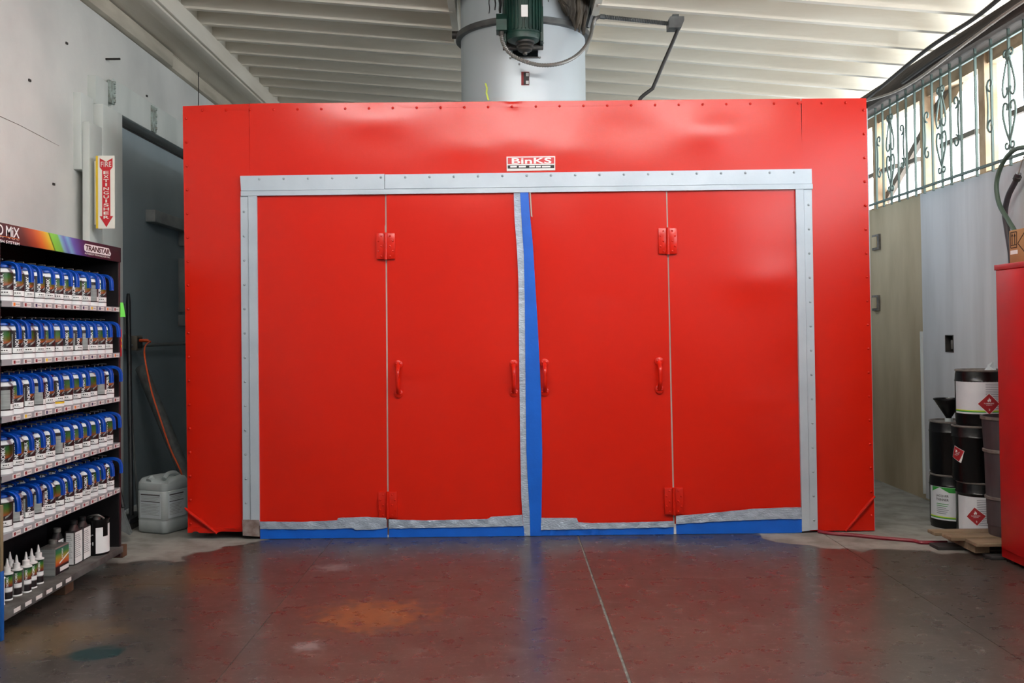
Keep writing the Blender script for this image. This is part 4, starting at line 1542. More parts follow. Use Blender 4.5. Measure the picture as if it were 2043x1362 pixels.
def box_tin(name, loc, sx, sy, h, label, body_m, front_m, side_m, cone=False, cap='cap_black', group=None, mirror=False):
    t = thing(name, loc, label, 'tin', group)
    L = Vector(loc)
    b = MB()
    b.box(L.x - sx / 2, L.x + sx / 2, L.y - sy / 2, L.y + sy / 2, L.z, L.z + h, bev=0.004)
    if cone:
        n = 20
        vs = []
        for (rx, ry, z) in ((sx / 2 - 0.002, sy / 2 - 0.002, h - 0.002), (sx * 0.36, sy * 0.36, h + 0.014), (0.018, 0.018, h + 0.026), (0.016, 0.016, h + 0.03)):
            for j in range(n):
                a = 2 * PI * j / n
                vs.append(Vector((L.x + rx * math.cos(a) * (1.0 if z > h else 1.05), L.y + ry * math.sin(a) * (1.0 if z > h else 1.05), L.z + z)))
        b.add(vs, [(i * n + j, i * n + (j + 1) % n, (i + 1) * n + (j + 1) % n, (i + 1) * n + j) for i in range(3) for j in range(n)] + [tuple(3 * n + j for j in range(n))])
    b.build('body', body_m, t)
    lb = MB()
    e = 0.0008
    lb.box(L.x - sx / 2 + 0.004, L.x + sx / 2 - 0.003, L.y - sy / 2 - e, L.y - sy / 2 + 0.001, L.z + 0.006, L.z + h - 0.008, 0)
    lb.box(L.x + sx / 2 - 0.001, L.x + sx / 2 + e, L.y - sy / 2 + 0.003, L.y + sy / 2 - 0.004, L.z + 0.006, L.z + h - 0.008, 1)
    if cone:
        for q in range(12):
            z = L.z + h * 0.22 + h * 0.058 * q
            lb.box(L.x - sx / 2 + 0.010, L.x + sx / 2 - 0.010 - 0.004 * (q % 3), L.y - sy / 2 - e - 0.0004, L.y - sy / 2, z, z + 0.003, 2)
            lb.box(L.x + sx / 2, L.x + sx / 2 + e + 0.0004, L.y - sy / 2 + 0.012, L.y + sy / 2 - 0.02 - 0.006 * (q % 4), z, z + 0.003, 2)
        lb.box(L.x + sx / 2, L.x + sx / 2 + e + 0.0005, L.y - sy / 2 + 0.003, L.y - sy / 2 + 0.008, L.z + 0.006, L.z + h - 0.008, 3)
        lb.box(L.x - sx / 2 + 0.003, L.x - sx / 2 + 0.008, L.y - sy / 2 - e - 0.0005, L.y - sy / 2, L.z + 0.006, L.z + h - 0.008, 3)
    lo = lb.build('label_wrap', [side_m, front_m, 'can_grey', 'cap_black'], t, smooth=None)
    zc = L.z + h + (0.028 if cone else 0.0)
    MB().lathe([(0.019, zc), (0.020, zc + 0.004), (0.020, zc + 0.018), (0.017, zc + 0.021), (0.001, zc + 0.021)], 16, (L.x - (0 if cone else sx * 0.22), L.y + (0 if cone else sy * 0.2), 0)).build('screw_cap', cap, t)
    return t, lo


ramp_mat('tin_print', [(0.0, (24, 20, 24)), (0.30, (28, 20, 24)), (0.36, (170, 60, 30)), (0.48, (190, 110, 40)), (0.62, (150, 140, 40)), (0.76, (40, 120, 60)), (1.0, (20, 60, 90))], axis=2, skew=0.0, a=0.0, span=0.145)
p = PZ_(110.5, 1151, zd)
sx, sy = 0.085, 0.155
t, lo = box_tin('square_tin', (p.x - sx / 2, p.y + sy / 2, zd), sx, sy, 0.142, 'low square tin with a rainbow label on the rack base', 'tin_grey', 'tin_print', 'can_grey', cap='tin_grey')
xs = p.x + 0.0012
b = MB()
b.box(xs - 0.001, xs + 0.0006, p.y + 0.05, p.y + 0.148, zd + 0.016, zd + 0.036, 0)
b.prism([(p.y + 0.045, zd + 0.055), (p.y + 0.15, zd + 0.088), (p.y + 0.15, zd + 0.094), (p.y + 0.045, zd + 0.063)], lambda a, c, q: Vector((q, a, c)), xs - 0.001, xs + 0.0004)
tv, tf = fit_text('NOMiX', 0.05, 0.018, 0.02)
b.add([Vector((xs + 0.0006, p.y + 0.075 - y + 0.009, zd + 0.078 + x)) for x, y in tv], tf)
b.build('label_print', 'can_white', lo, smooth=None)
for k, (px, py, h, capc) in enumerate(((137, 1136, 0.150, 'tin_grey'), (148.5, 1128, 0.176, 'cap_black'), (165, 1119, 0.176, 'cap_black'))):
    p = PZ_(px, py, zd)
    sx, sy = (0.05, 0.10)
    box_tin('cone_top_tin', (p.x - sx / 2 - (0.066 if k == 0 else 0.0), p.y + sy / 2 + (0.02, -0.002, 0.004)[k], zd), sx, sy, h, ['short cone-top tin behind the rainbow tin on the rack base', 'tall cone-top tin with white label beside the rainbow tin', 'tall cone-top tin with white label beside the black can'][k], 'can_metal', 'sticker', 'can_white', True, capc, 'cone-top tins on the rack base')
# black gallon can
p = PZ_(188, 1108, zd)
g = thing('gallon_can', (p.x - 0.02, p.y + 0.056, zd), 'black gallon can with white label at the far end of the rack base', 'tin')
gx_, gy_ = p.x - 0.02, p.y + 0.056
MB().lathe([(0.001, zd), (0.074, zd), (0.076, zd + 0.006), (0.075, zd + 0.18), (0.078, zd + 0.184), (0.078, zd + 0.192), (0.07, zd + 0.192), (0.068, zd + 0.186), (0.001, zd + 0.186)], 32, (gx_, gy_, 0)).build('body', 'black_paint', g)
lb = MB()
c = -PI / 2 + 0.80
patch(lb, c - 0.35, c + 0.16, 0.012, 0.150, 0.0766, 0, 6)
patch(lb, c + 0.16, c + 0.62, 0.012, 0.100, 0.0766, 0, 6)
patch(lb, c + 0.62, c + 1.0, 0.012, 0.165, 0.0766, 0, 6)
tv, tf = fit_text('01', 0.026, 0.018, 0.01)
lb.add([cyl(c - 0.85 + x / 0.0766, 0.058 + y, 0.0768) for x, y in tv], tf, 0)
tv, tf = fit_text('R-', 0.026, 0.018, 0.01)
lb.add([cyl(c - 0.85 + x / 0.0766, 0.108 + y, 0.0768) for x, y in tv], tf, 0)
lb.v = [(v[0] + gx_, v[1] + gy_, v[2] + zd) for v in lb.v]
lb.build('label_wrap', 'can_white', g)
b = MB()
b.tube(catmull([(gx_ - 0.05, gy_ + 0.01, zd + 0.188), (gx_ - 0.02, gy_ - 0.02, zd + 0.205), (gx_ + 0.03, gy_ - 0.03, zd + 0.212), (gx_ + 0.05, gy_, zd + 0.19)], 5), 0.006, 8)
b.tube([(gx_ + 0.01, gy_, zd + 0.184), (gx_ + 0.012, gy_ - 0.005, zd + 0.21)], [0.022, 0.015], 10)
b.build('pour_spout', 'tin_grey', g)
# wooden blocks under the rack
for k, (px, py, w, l) in enumerate(((246, 1112, 0.10, 0.06), (132, 1186, 0.20, 0.09))):
    p = PZ_(px, py, 0)
    MB().box(p.x - w, p.x, p.y - 0.01, p.y + l, 0, zd - 0.034, bev=0.004).build('wood_block', 'wood_block', label=['small wooden block propping the far corner of the paint rack', 'long wooden block propping the middle of the paint rack'][k], cat='wood block', group='blocks under the paint rack')
MB().box(RB + 0.05, RB + 0.15, RY0 + 0.05, RY0 + 0.15, 0, zd - 0.034, bev=0.004).build('wood_block', 'wood_block', label='small wooden block under the near back corner of the paint rack', cat='wood block', group='blocks under the paint rack')
# display panel just beside the rack
a = PZ_(3.5, 1279, 0)
zz = PX_(4, 1140, a.x).z
b = MB()
b.box(a.x - 0.40, a.x, a.y - 0.002, a.y + 0.022, 0, zz, 0, bev=0.002)
b.box(a.x - 0.40, a.x - 0.002, a.y - 0.001, a.y + 0.021, zz, zz + 0.28, 1, bev=0.002)
b.build('display_board', ['display_blue', 'display_tan'], label='tan board with blue lower half standing at the near end of the rack', cat='board')

# ================================================================== LEFT: THINGS BY THE GREY DOOR
# conduit along the door and outlet with orange cord
XD = WL - 0.045
pa, pb = PX_(236, 690, XD + 0.05), PX_(360, 686, XD + 0.05)
pb.z = pa.z = (pa.z + pb.z) / 2
MB().tube([Vector((pa.x, D0 + 0.005, pa.z)), (pb.x, D1 - 0.2, pb.z)], 0.014, 10).build('wall_conduit', 'pipe_grey', label='grey conduit running level across the grey sliding door', cat='conduit')
p = PX_(271, 684, XD + 0.06)
ob = thing('outlet_box', (XD, p.y, p.z - 0.05), 'metal outlet box on the conduit with an orange plug in it', 'outlet')
MB().box(XD, XD + 0.09, p.y - 0.06, p.y + 0.06, p.z - 0.055, p.z + 0.055, bev=0.006).build('box', 'outlet_box', ob)
MB().box(XD + 0.088, XD + 0.094, p.y - 0.045, p.y + 0.045, p.z - 0.04, p.z + 0.04).build('face_plate', 'black', ob, smooth=None)
p2 = PX_(248, 678, XD + 0.05)
MB().box(XD + 0.01, XD + 0.09, p2.y - 0.05, p2.y + 0.04, p2.z - 0.07, p2.z + 0.04, bev=0.012).build('conduit_fitting', 'pipe_grey', ob)
jug_p = PZ_(312, 1066, 0)
pl = Vector((XD + 0.10, p.y - 0.02, p.z + 0.018))
b = MB()
b.tube([pl - Vector((0.01, 0, 0)), pl + Vector((0.05, 0, 0.0)), pl + Vector((0.075, 0.01, -0.012))], [0.011, 0.012, 0.007], 8)
e1 = PY_(362, 944, 6.78)
b.tube(catmull([pl + Vector((0.07, 0.0, -0.008)), PY_(288, 700, 6.95), PY_(300, 770, 6.9), PY_(318, 830, 6.86), PY_(340, 895, 6.82), e1, PY_(366, 985, 6.80), Vector((-2.14, 6.82, 0.01))], 6), 0.0055, 8)
b.build('extension_cord', 'orange_cord', label='orange extension cord hanging from the outlet down behind the booth corner', cat='cord')
# black pole with flat handle (squeegee) leaning on the door
ft = PZ_(262, 1002, 0)
tp = PX_(256, 586, XD + 0.10)
bt = Vector((tp.x + 0.16, PX_(262, 990, tp.x + 0.16).y, 0.02))
br = thing('push_broom', (bt.x, bt.y, 0), 'black-handled push broom leaning against the grey door', 'broom')
d_ = (tp - bt)
MB().tube([bt, bt + d_ * 0.5, bt + d_ * 0.96, tp], [0.016, 0.017, 0.017, 0.011], 10).build('handle', 'pole_black', br)
MB().box(bt.x - 0.05, bt.x + 0.05, bt.y - 0.16, bt.y + 0.16, 0.04, 0.075, bev=0.006).build('head', 'pole_black', br)
MB().box(bt.x - 0.045, bt.x + 0.045, bt.y - 0.155, bt.y + 0.155, 0.0, 0.045).build('bristles', 'dark_steel', br, smooth=None)
# second thin pole behind it
t2 = PX_(247.5, 606, XD + 0.080)
MB().tube([Vector((t2.x + 0.12, t2.y - 0.06, 0.0)), t2], 0.008, 8).build('thin_rod', 'pole_grey', label='thin grey rod leaning on the grey door behind the broom handle', cat='rod')
# grey half-round plank leaning to the right
a, c = PX_(274, 735, XD + 0.03), PY_(356, 940, 7.15)
dv = (c - a)
end = a + dv * ((0.0 - a.z) / dv.z)
b = MB()
b.tube([end + Vector((0.03, 0, 0.032)), a + Vector((0.03, 0, 0))], 0.045, 10)
b.build('leaning_post', 'pole_grey', label='weathered grey post leaning across the grey door behind the jug', cat='post')
# dustpan-like dark plate beside the jug
a, c, e = PZ_(247, 1066, 0), PZ_(266, 1066, 0), PX_(238, 965, RX - 0.06)
dp = thing('dustpan', (PZ_(256, 1064, 0).x, PZ_(256, 1064, 0).y, 0), 'dark metal dustpan standing on edge between the rack and the jug', 'dustpan')
b = MB()
v = [PY_(240, 1058, 6.25), PY_(258, 1067, 6.25), PY_(262, 1062, 6.35), PY_(240, 1003, 6.4), PY_(236, 1000, 6.3)]
P = [Vector((q.x, q.y, max(q.z, 0.0))) for q in v]
b.add(P + [q + Vector((0.004, 0.01, 0)) for q in P], [(0, 1, 2, 3, 4), (9, 8, 7, 6, 5), (0, 5, 6, 1), (1, 6, 7, 2), (2, 7, 8, 3), (3, 8, 9, 4), (4, 9, 5, 0)])
b.build('pan', 'pole_grey', dp, smooth=None)
MB().tube([PY_(246, 1012, 6.36), PY_(240, 985, 6.38), PY_(234, 962, 6.4)], 0.013, 8).build('handle', 'pole_black', dp)

# ---- plastic jug
jx, jy = jug_p.x, jug_p.y + 0.14
jug = thing('plastic_jug', (jx, jy, 0), 'pale grey square plastic jug with paper label beside the booth corner', 'jug')
ang = math.radians(-24)
MJ = Matrix.Translation((jx, jy, 0)) @ Matrix.Rotation(ang, 4, 'Z')


def rrect(hw_, r, n=5):
    out = []
    for (sx_, sy_, a0) in ((1, 1, 0), (-1, 1, PI / 2), (-1, -1, PI), (1, -1, 3 * PI / 2)):
        for k in range(n + 1):
            a = a0 + PI / 2 * k / n
            out.append((sx_ * (hw_ - r) + r * math.cos(a), sy_ * (hw_ - r) + r * math.sin(a)))
    return out


b = MB()
rings = [(0.105, 0.03, 0.0), (0.119, 0.035, 0.012), (0.121, 0.035, 0.08), (0.118, 0.035, 0.085), (0.121, 0.035, 0.092), (0.122, 0.036, 0.27), (0.118, 0.036, 0.276), (0.122, 0.036, 0.284), (0.121, 0.038, 0.325), (0.108, 0.045, 0.352), (0.085, 0.05, 0.362), (0.03, 0.02, 0.364)]
vs = []
k = 24
for (h_, r_, z_) in rings:
    for (x_, y_) in rrect(h_, r_):
        # dip of the spout and handle recess on the shoulder
        dz = 0.0
        if z_ > 0.33:
            dz = -0.05 * math.exp(-((x_ - 0.085) / 0.035) ** 2 - ((y_ + 0.085) / 0.035) ** 2) - 0.030 * math.exp(-((x_ - 0.01) / 0.03) ** 2 - ((y_ - 0.0) / 0.2) ** 2)
        vs.append(MJ @ Vector((x_, y_, z_ + dz)))
fs_ = [(i * k + j, i * k + (j + 1) % k, (i + 1) * k + (j + 1) % k, (i + 1) * k + j) for i in range(len(rings) - 1) for j in range(k)]
fs_.append(tuple(range(k)))
fs_.append(tuple((len(rings) - 1) * k + j for j in range(k)))
b.add(vs, fs_)
b.build('body', 'jug', jug, smooth=60)
b = MB()
b.tube([MJ @ Vector((-0.02, -0.075, 0.34)), MJ @ Vector((-0.02, -0.085, 0.350)), MJ @ Vector((-0.02, -0.112, 0.336))], [0.02, 0.024, 0.022], 10)
b.build('cap', 'jug', jug)
MB().tube(catmull([MJ @ Vector(q) for q in ((0.06, -0.06, 0.35), (0.055, -0.02, 0.375), (0.055, 0.04, 0.375), (0.06, 0.08, 0.35))], 5), 0.016, 8).build('carry_handle', 'jug', jug)
lb = MB()
lb.box(-0.085, 0.088, -0.1232, -0.119, 0.10, 0.262, 0, M=MJ)
lb.box(0.119, 0.1232, -0.09, 0.07, 0.10, 0.262, 0, M=MJ)
for (z, hh) in ((0.247, 0.008), (0.205, 0.005)):
    lb.box(-0.078, 0.082, -0.124, -0.1225, z, z + hh, 1, M=MJ)
    lb.box(0.1225, 0.124, -0.08, 0.05, z, z + hh, 1, M=MJ)
for q in range(13):
    z = 0.236 - 0.0095 * q
    if 0.195 < z < 0.215:
        continue
    lb.box(-0.076, 0.078 - 0.012 * (q % 3), -0.1238, -0.1225, z, z + 0.003, 2, M=MJ)
    lb.box(0.1225, 0.1238, -0.078, 0.04 - 0.01 * (q % 4), z, z + 0.003, 2, M=MJ)
lb.build('paper_label', ['jug_label', 'print_dark', 'can_grey'], jug, smooth=None)

# ================================================================== RIGHT: WINDOW GRILLE
GX = 3.06
gr = thing('window_grille', (GX, 6.5, SILL), 'dark iron security grille with scrollwork across the strip window', 'window grille')
ybars = [8.42, 8.19, 8.04, 7.88, 7.73, 7.57, 7.41, 7.26, 7.11, 6.96, 6.82, 6.66, 6.45, 6.24, 6.02] + [5.84 - 0.2 * k for k in range(12)]
zl_, zu_ = 2.30, 3.03
for y in ybars:
    MB().box(GX - 0.007, GX + 0.007, y - 0.007, y + 0.007, SILL - 0.02, WTOP + 0.03).build('bar', 'iron', gr, smooth=None)
for z in (zl_, zu_):
    MB().box(GX - 0.009, GX + 0.009, 3.6, 8.6, z - 0.008, z + 0.008).build('rail', 'iron', gr, smooth=None)


def spiral(cy, cz, r0, turns, a0, sgn):
    n = 22
    pts = []
    for i in range(n + 1):
        t = i / n
        r = r0 * (1 - 0.72 * t)
        a = a0 + sgn * turns * 2 * PI * t
        pts.append((GX - 0.004, cy + r * math.cos(a), cz + r * math.sin(a)))
    return pts


def motif(y, flip=1):
    zt2, zb2 = 2.93, 2.40
    for s in (-1, 1):
        # teardrop
        pts = catmull([(GX - 0.004, y, zt2), (GX - 0.004, y + s * 0.045, zt2 - 0.10), (GX - 0.004, y + s * 0.075, zt2 - 0.20), (GX - 0.004, y + s * 0.055, zt2 - 0.255), (GX - 0.004, y + s * 0.02, zt2 - 0.235), (GX - 0.004, y + s * 0.025, zt2 - 0.20)], 5)
        MB().tube(pts, 0.0072, 6).build('scroll', 'iron', gr)
        pts = catmull([(GX - 0.004, y, zb2), (GX - 0.004, y + s * 0.04, zb2 + 0.07), (GX - 0.004, y + s * 0.075, zb2 + 0.17), (GX - 0.004, y + s * 0.06, zb2 + 0.235), (GX - 0.004, y + s * 0.022, zb2 + 0.225), (GX - 0.004, y + s * 0.026, zb2 + 0.19)], 5)
        MB().tube(pts, 0.0072, 6).build('scroll', 'iron', gr)
        MB().tube(spiral(y + s * 0.035, zt2 + 0.0, 0.032, 0.9, PI if s > 0 else 0, -s), 0.0068, 6).build('scroll', 'iron', gr)
        MB().tube(spiral(y + s * 0.035, zb2 - 0.02, 0.03, 0.9, PI if s > 0 else 0, s), 0.0068, 6).build('scroll', 'iron', gr)
    for s in (-1, 1):
        for (zc, sg) in ((2.80, 1), (2.53, -1)):
            MB().tube(spiral(y + s * 0.23, zc, 0.045, 0.95, -PI / 2 * sg, sg * s), 0.0068, 6).build('scroll', 'iron', gr)
        pts = catmull([(GX - 0.004, y + s * 0.275, 2.80), (GX - 0.004, y + s * 0.262, 2.70), (GX - 0.004, y + s * 0.262, 2.63), (GX - 0.004, y + s * 0.275, 2.53)], 4)
        MB().tube(pts, 0.0068, 6).build('scroll', 'iron', gr)
    MB().lathe([(0.001, zt2 - 0.05), (0.016, zt2 - 0.035), (0.02, zt2), (0.012, zt2 + 0.02), (0.001, zt2 + 0.03)], 10, (GX - 0.004, y, 0)).build('finial', 'iron', gr)


for y in (7.88, 6.96, 6.02, 5.1):
    motif(y)

# cables under the eaves
MB().tube(catmull([PX_(1700, 216, 2.905), PX_(1740, 188, 2.905), PX_(1850, 98, 2.905), PX_(1945, 36, 2.905), PX_(2043, -40, 2.905), PX_(2300, -205, 2.905)], 6), 0.014, 8).build('power_cable', 'cable_black', label='thick dark cable slung just under the joist ends above the window', cat='cable')
MB().tube(catmull([PX_(1725, 202, 2.940), PX_(1780, 185, 2.940), PX_(1830, 158, 2.940), PX_(1900, 106, 2.940), PX_(1940, 76, 2.940), PX_(2043, 2, 2.940), PX_(2300, -160, 2.940)], 10), [0.0095 + 0.001 * (i % 2) for i in range(61)], 8).build('armoured_cable', 'cable_grey', label='pale armoured cable running along the dark plate above the window', cat='cable')
MB().tube(catmull([PX_(1800, 165, 2.975), PX_(1870, 116, 2.975), PX_(1925, 84, 2.975), PX_(2000, 30, 2.975), PX_(2150, -70, 2.975), PX_(2300, -165, 2.975)], 6), 0.013, 8).build('bundled_cable', 'cable_black', label='black cable tied to the dark plate above the window bars', cat='cable')

# ================================================================== RIGHT: CABINET, BOX, HOSES
CX = 2.71
cb = PX_(1993, 1130, CX)
ct = PX_(1983.5, 530, CX)
CY1 = (cb.y + ct.y) / 2
CY0 = CY1 - 1.09
zc0, zc1 = 0.02, ct.z
cab = thing('safety_cabinet', ((CX + 3.09) / 2, (CY0 + CY1) / 2, 0), 'tall red steel safety cabinet against the right wall', 'cabinet')
MB().box(CX + 0.012, 3.095, CY0, CY1, zc0, zc1, bev=0.004).build('body', 'cabinet_red', cab)
for k in range(2):
    y0 = CY0 + 0.02 + k * (CY1 - CY0 - 0.04) / 2
    y1 = y0 + (CY1 - CY0 - 0.04) / 2 - 0.004
    d_o = MB().box(CX, CX + 0.014, y0, y1, zc0 + 0.05, zc1 - 0.03, bev=0.003).build('door', 'cabinet_red', cab)
    if k == 0:
        MB().box(CX - 0.03, CX + 0.001, y1 - 0.07, y1 - 0.04, 0.85, 1.0, bev=0.004).build('paddle_handle', 'cap_black', d_o)
MB().box(CX + 0.002, CX + 0.03, CY0, CY1, zc1 - 0.026, zc1 + 0.004, bev=0.003).build('top_lip', 'cabinet_red', cab)
for y in (CY0 + 0.02, CY1 - 0.10):
    for x in (CX + 0.03, 3.0):
        MB().box(x, x + 0.07, y, y + 0.07, 0.0, 0.03).build('foot', 'cap_black', cab, smooth=None)

bx = thing('cardboard_box', (2.90, CY1 - 0.24, zc1 + 0.004), 'brown cardboard box with up arrows on top of the red cabinet', 'box')
b0, b1 = PX_(2014.5, 522, 2.745), PX_(2014.5, 460, 2.745)
BYF = b0.y
zb1 = b1.z
MB().box(2.745, 3.06, BYF - 0.42, BYF, zc1 + 0.003, zb1, bev=0.003).build('carton', 'cardboard', bx)
e = 2.7444


def bpt(px, py):
    p = PX_(px, py, e)
    return (p.y, p.z)


b = MB()


def frame_lines(b, quad, w):
    for i in range(4):
        p, q = Vector(quad[i]), Vector(quad[(i + 1) % 4])
        d = (q - p).normalized()
        n = Vector((-d.y, d.x)) * w
        b.prism([tuple(p - n), tuple(q - n), tuple(q + n), tuple(p + n)], lambda a, c, t: Vector((t, a, c)), e - 0.0006, e + 0.0012)


frame_lines(b, [bpt(2016, 464), bpt(2028, 462), bpt(2028.5, 493), bpt(2016.5, 495)], 0.0025)
for x in (2019.5, 2024.5):
    p, q = bpt(x, 488), bpt(x - 0.3, 470)
    b.prism([(p[0] - 0.003, p[1]), (p[0] + 0.003, p[1]), (q[0] + 0.003, q[1]), (q[0] - 0.003, q[1])], lambda a, c, t: Vector((t, a, c)), e - 0.0006, e + 0.0012)
    b.prism([(q[0] - 0.010, q[1] - 0.004), (q[0] + 0.010, q[1] - 0.004), (q[0], q[1] + 0.014)], lambda a, c, t: Vector((t, a, c)), e - 0.0006, e + 0.0012)
p = bpt(2017, 490.5)
q = bpt(2027.5, 490)
b.prism([(p[0], p[1]), (q[0], p[1]), (q[0], p[1] + 0.004), (p[0], p[1] + 0.004)], lambda a, c, t: Vector((t, a, c)), e - 0.0006, e + 0.0012)
cq = bpt(2050, 482)
frame_lines(b, [(cq[0] + 0.10, cq[1]), (cq[0], cq[1] + 0.075), (cq[0] - 0.10, cq[1]), (cq[0], cq[1] - 0.075)], 0.0025)
b.build('printed_marks', 'print_brown', bx, smooth=None)
p, q = bpt(2016, 508), bpt(2030, 498)
MB().prism([(p[0], p[1]), (q[0], p[1]), (q[0], q[1]), (p[0], q[1])], lambda a, c, t: Vector((t, a, c)), e - 0.0004, e + 0.001).build('paper_sticker', 'sticker', bx, smooth=None)

HX = 2.98
MB().tube(catmull([PX_(2120, 300, HX), PX_(2043, 294, HX), PX_(2015, 306, HX), PX_(1996, 335, HX), PX_(1988, 370, HX), PX_(1994, 408, HX), PX_(2012, 440, HX), PX_(2028, 470, HX - 0.02), PX_(2034, 520, HX)], 6), 0.014, 10).build('air_hose', 'hose_green', label='green air hose looping from the window bars down behind the cardboard box', cat='hose')
HQ = HX + 0.055
hs = thing('wash_hose', PX_(2010, 500, HQ), 'dark hose hanging from a wire at the sill behind the cardboard box', 'hose')
MB().tube(catmull([PX_(2032, 346, HQ), PX_(2026, 362, HQ), PX_(2012, 390, HQ), PX_(2005, 422, HQ), PX_(2008, 450, HQ), PX_(2016, 500, HQ), PX_(2018, 525, HQ)], 6), 0.017, 10).build('tube', 'hose_dark', hs)
MB().tube([PX_(2031, 352, HQ), PX_(2028, 358, HQ)], 0.023, 10).build('clamp', 'dark_steel', hs)
MB().tube([PX_(2031, 350, HQ), PX_(2038, 325, HX + 0.06), PX_(2048, 300, HX + 0.08)], 0.004, 6).build('hanging_wire', 'cable_grey', hs)

# ================================================================== RIGHT: PAILS, FUNNEL, DRUM, PALLET
PR = 0.145
HP = 0.342


def pail(x, y, z, label, lab=None, ang0=None, diamond=None, torn=False):
    t = thing('steel_pail', (x, y, z), label, 'pail', 'black steel pails by the right wall')
    prof = [(0.001, z + 0.004), (PR - 0.012, z + 0.004), (PR - 0.010, z), (PR - 0.004, z + 0.001), (PR - 0.004, z + 0.012), (PR, z + 0.022), (PR, z + HP - 0.075), (PR + 0.003, z + HP - 0.070), (PR, z + HP - 0.065), (PR - 0.002, z + HP - 0.03), (PR - 0.006, z + HP - 0.012)]
    MB().lathe(prof, 40, (x, y, 0)).build('body', 'black_paint', t)
    MB().lathe([(PR - 0.007, z + HP - 0.013), (PR - 0.001, z + HP - 0.011), (PR + 0.001, z + HP - 0.004), (PR - 0.004, z + HP), (PR - 0.012, z + HP - 0.004), (PR - 0.014, z + HP - 0.010), (0.001, z + HP - 0.010)], 40, (x, y, 0)).build('lid', 'rim_grey' if not torn else 'black_paint', t)
    lw = None
    if lab:
        a0, a1, z0, z1 = lab
        b = MB()
        R = PR + 0.001

        def pp(a0_, a1_, za, zb, r, mi, n=10):
            vs = []
            for i in range(n + 1):
                a = a0_ + (a1_ - a0_) * i / n
                vs += [Vector((x + r * math.cos(a), y + r * math.sin(a), z + za)), Vector((x + r * math.cos(a), y + r * math.sin(a), z + zb))]
            b.add(vs, [(2 * i, 2 * i + 2, 2 * i + 3, 2 * i + 1) for i in range(n)], mi)
        pp(a0, a1, z0, z1, R, 0, 24)
        pp(a0, a1, z0 + 0.010, z0 + 0.017, R + 0.0006, 1, 24)
        pp(a0, a1, z0 + 0.017, z0 + 0.023, R + 0.0006, 2, 24)
        # lines of small print
        rr = random.Random(int(x * 1000) + int(z * 100))
        am = a0 + (a1 - a0) * 0.5
        for q in range(15):
            zz_ = z1 - 0.02 - 0.0105 * q
            if zz_ < z0 + 0.03:
                break
            pp(am, am + (a1 - am) * rr.uniform(0.55, 0.92), zz_, zz_ + 0.0035, R + 0.0006, 3, 8)
        if diamond == 'thinner':
            aw = -PI / 2 - 0.88
            # green gable
            vs = []
            for i in range(13):
                a = aw - 0.55 + 1.25 * i / 12
                dz = 0.030 * max(0, 1 - abs(i - 4) / 4.0)
                vs += [Vector((x + (R + 0.0007) * math.cos(a), y + (R + 0.0007) * math.sin(a), z + z1 - 0.034 + dz)), Vector((x + (R + 0.0007) * math.cos(a), y + (R + 0.0007) * math.sin(a), z + z1 - 0.002))]
            b.add(vs, [(2 * i, 2 * i + 2, 2 * i + 3, 2 * i + 1) for i in range(12)], 1)
            for s, hh, zz_ in (('LACQUER', 0.017, z1 - 0.066), ('THINNER', 0.015, z1 - 0.088)):
                tv, tf = fit_text(s, 0.085, hh, 0.02)
                b.add([Vector((x + (R + 0.0012) * math.cos(aw - 0.32 + tx / R), y + (R + 0.0012) * math.sin(aw - 0.32 + tx / R), z + zz_ + ty)) for tx, ty in tv], tf, 4)
            for q in range(6):
                pp(aw - 0.3, aw - 0.3 + 0.55 - 0.05 * (q % 3), z1 - 0.11 - 0.012 * q, z1 - 0.106 - 0.012 * q, R + 0.0008, 1 if q < 2 else 3, 6)
        lw = b.build('label_wrap', ['pail_label', 'green', 'yellowgreen', 'pail_text', 'print_dark'], t)
    return t, lw


def diamond(parent, x, y, z, ang, size, R, tilt=0.0, torn=False, digit=True):
    """flammable placard wrapped on a pail"""
    b = MB()

    def cp(u, v, r):
        u2 = u * math.cos(tilt) - v * math.sin(tilt)
        v2 = u * math.sin(tilt) + v * math.cos(tilt)
        a = ang + u2 / R
        return Vector((x + r * math.cos(a), y + r * math.sin(a), z + v2))

    def dia(s, r, mi, n=8):
        vs, fs_ = [], []
        for i in range(n + 1):
            u = -s + 2 * s * i / n
            h_ = s - abs(u)
            vs += [cp(u, -h_, r), cp(u, h_, r)]
        for i in range(n):
            fs_.append((2 * i, 2 * i + 2, 2 * i + 3, 2 * i + 1))
        b.add(vs, fs_, mi)
    dia(size, R + 0.002, 1)
    dia(size * 0.94, R + 0.0026, 0)
    flame = [(-.10, .18), (-.16, .30), (-.10, .42), (-.06, .36), (0, .60), (.06, .44), (.12, .46), (.16, .30), (.10, .18), (.05, .20), (.02, .32), (-.03, .2)]
    b.add([cp(p * size, q * size, R + 0.0034) for p, q in flame], [tuple(range(len(flame)))], 1)
    for s, w_, h_, v0 in (('FLAMMABLE', 0.86, 0.11, 0.0), ('LIQUID', 0.5, 0.10, -0.15)):
        tv, tf = fit_text(s, w_ * size, h_ * size, 0.01)
        b.add([cp(p - w_ * size / 2, v0 * size + q, R + 0.0034) for p, q in tv], tf, 1)
    if digit:
        tv, tf = fit_text('3', 0.12 * size, 0.18 * size, 0.02)
        b.add([cp(p - 0.06 * size, -0.62 * size + q, R + 0.0034) for p, q in tv], tf, 1)
    if torn:
        vs = [cp(u * size, v_ * size, R + 0.004) for u, v_ in ((-.15, -.86), (.86, -.10), (.98, .02), (.55, -.55), (.1, -1.05))]
        b.add(vs, [(0, 1, 2, 3, 4)], 1)
    return b.build('hazard_placard', ['hazard_red', 'white_paper'], parent)


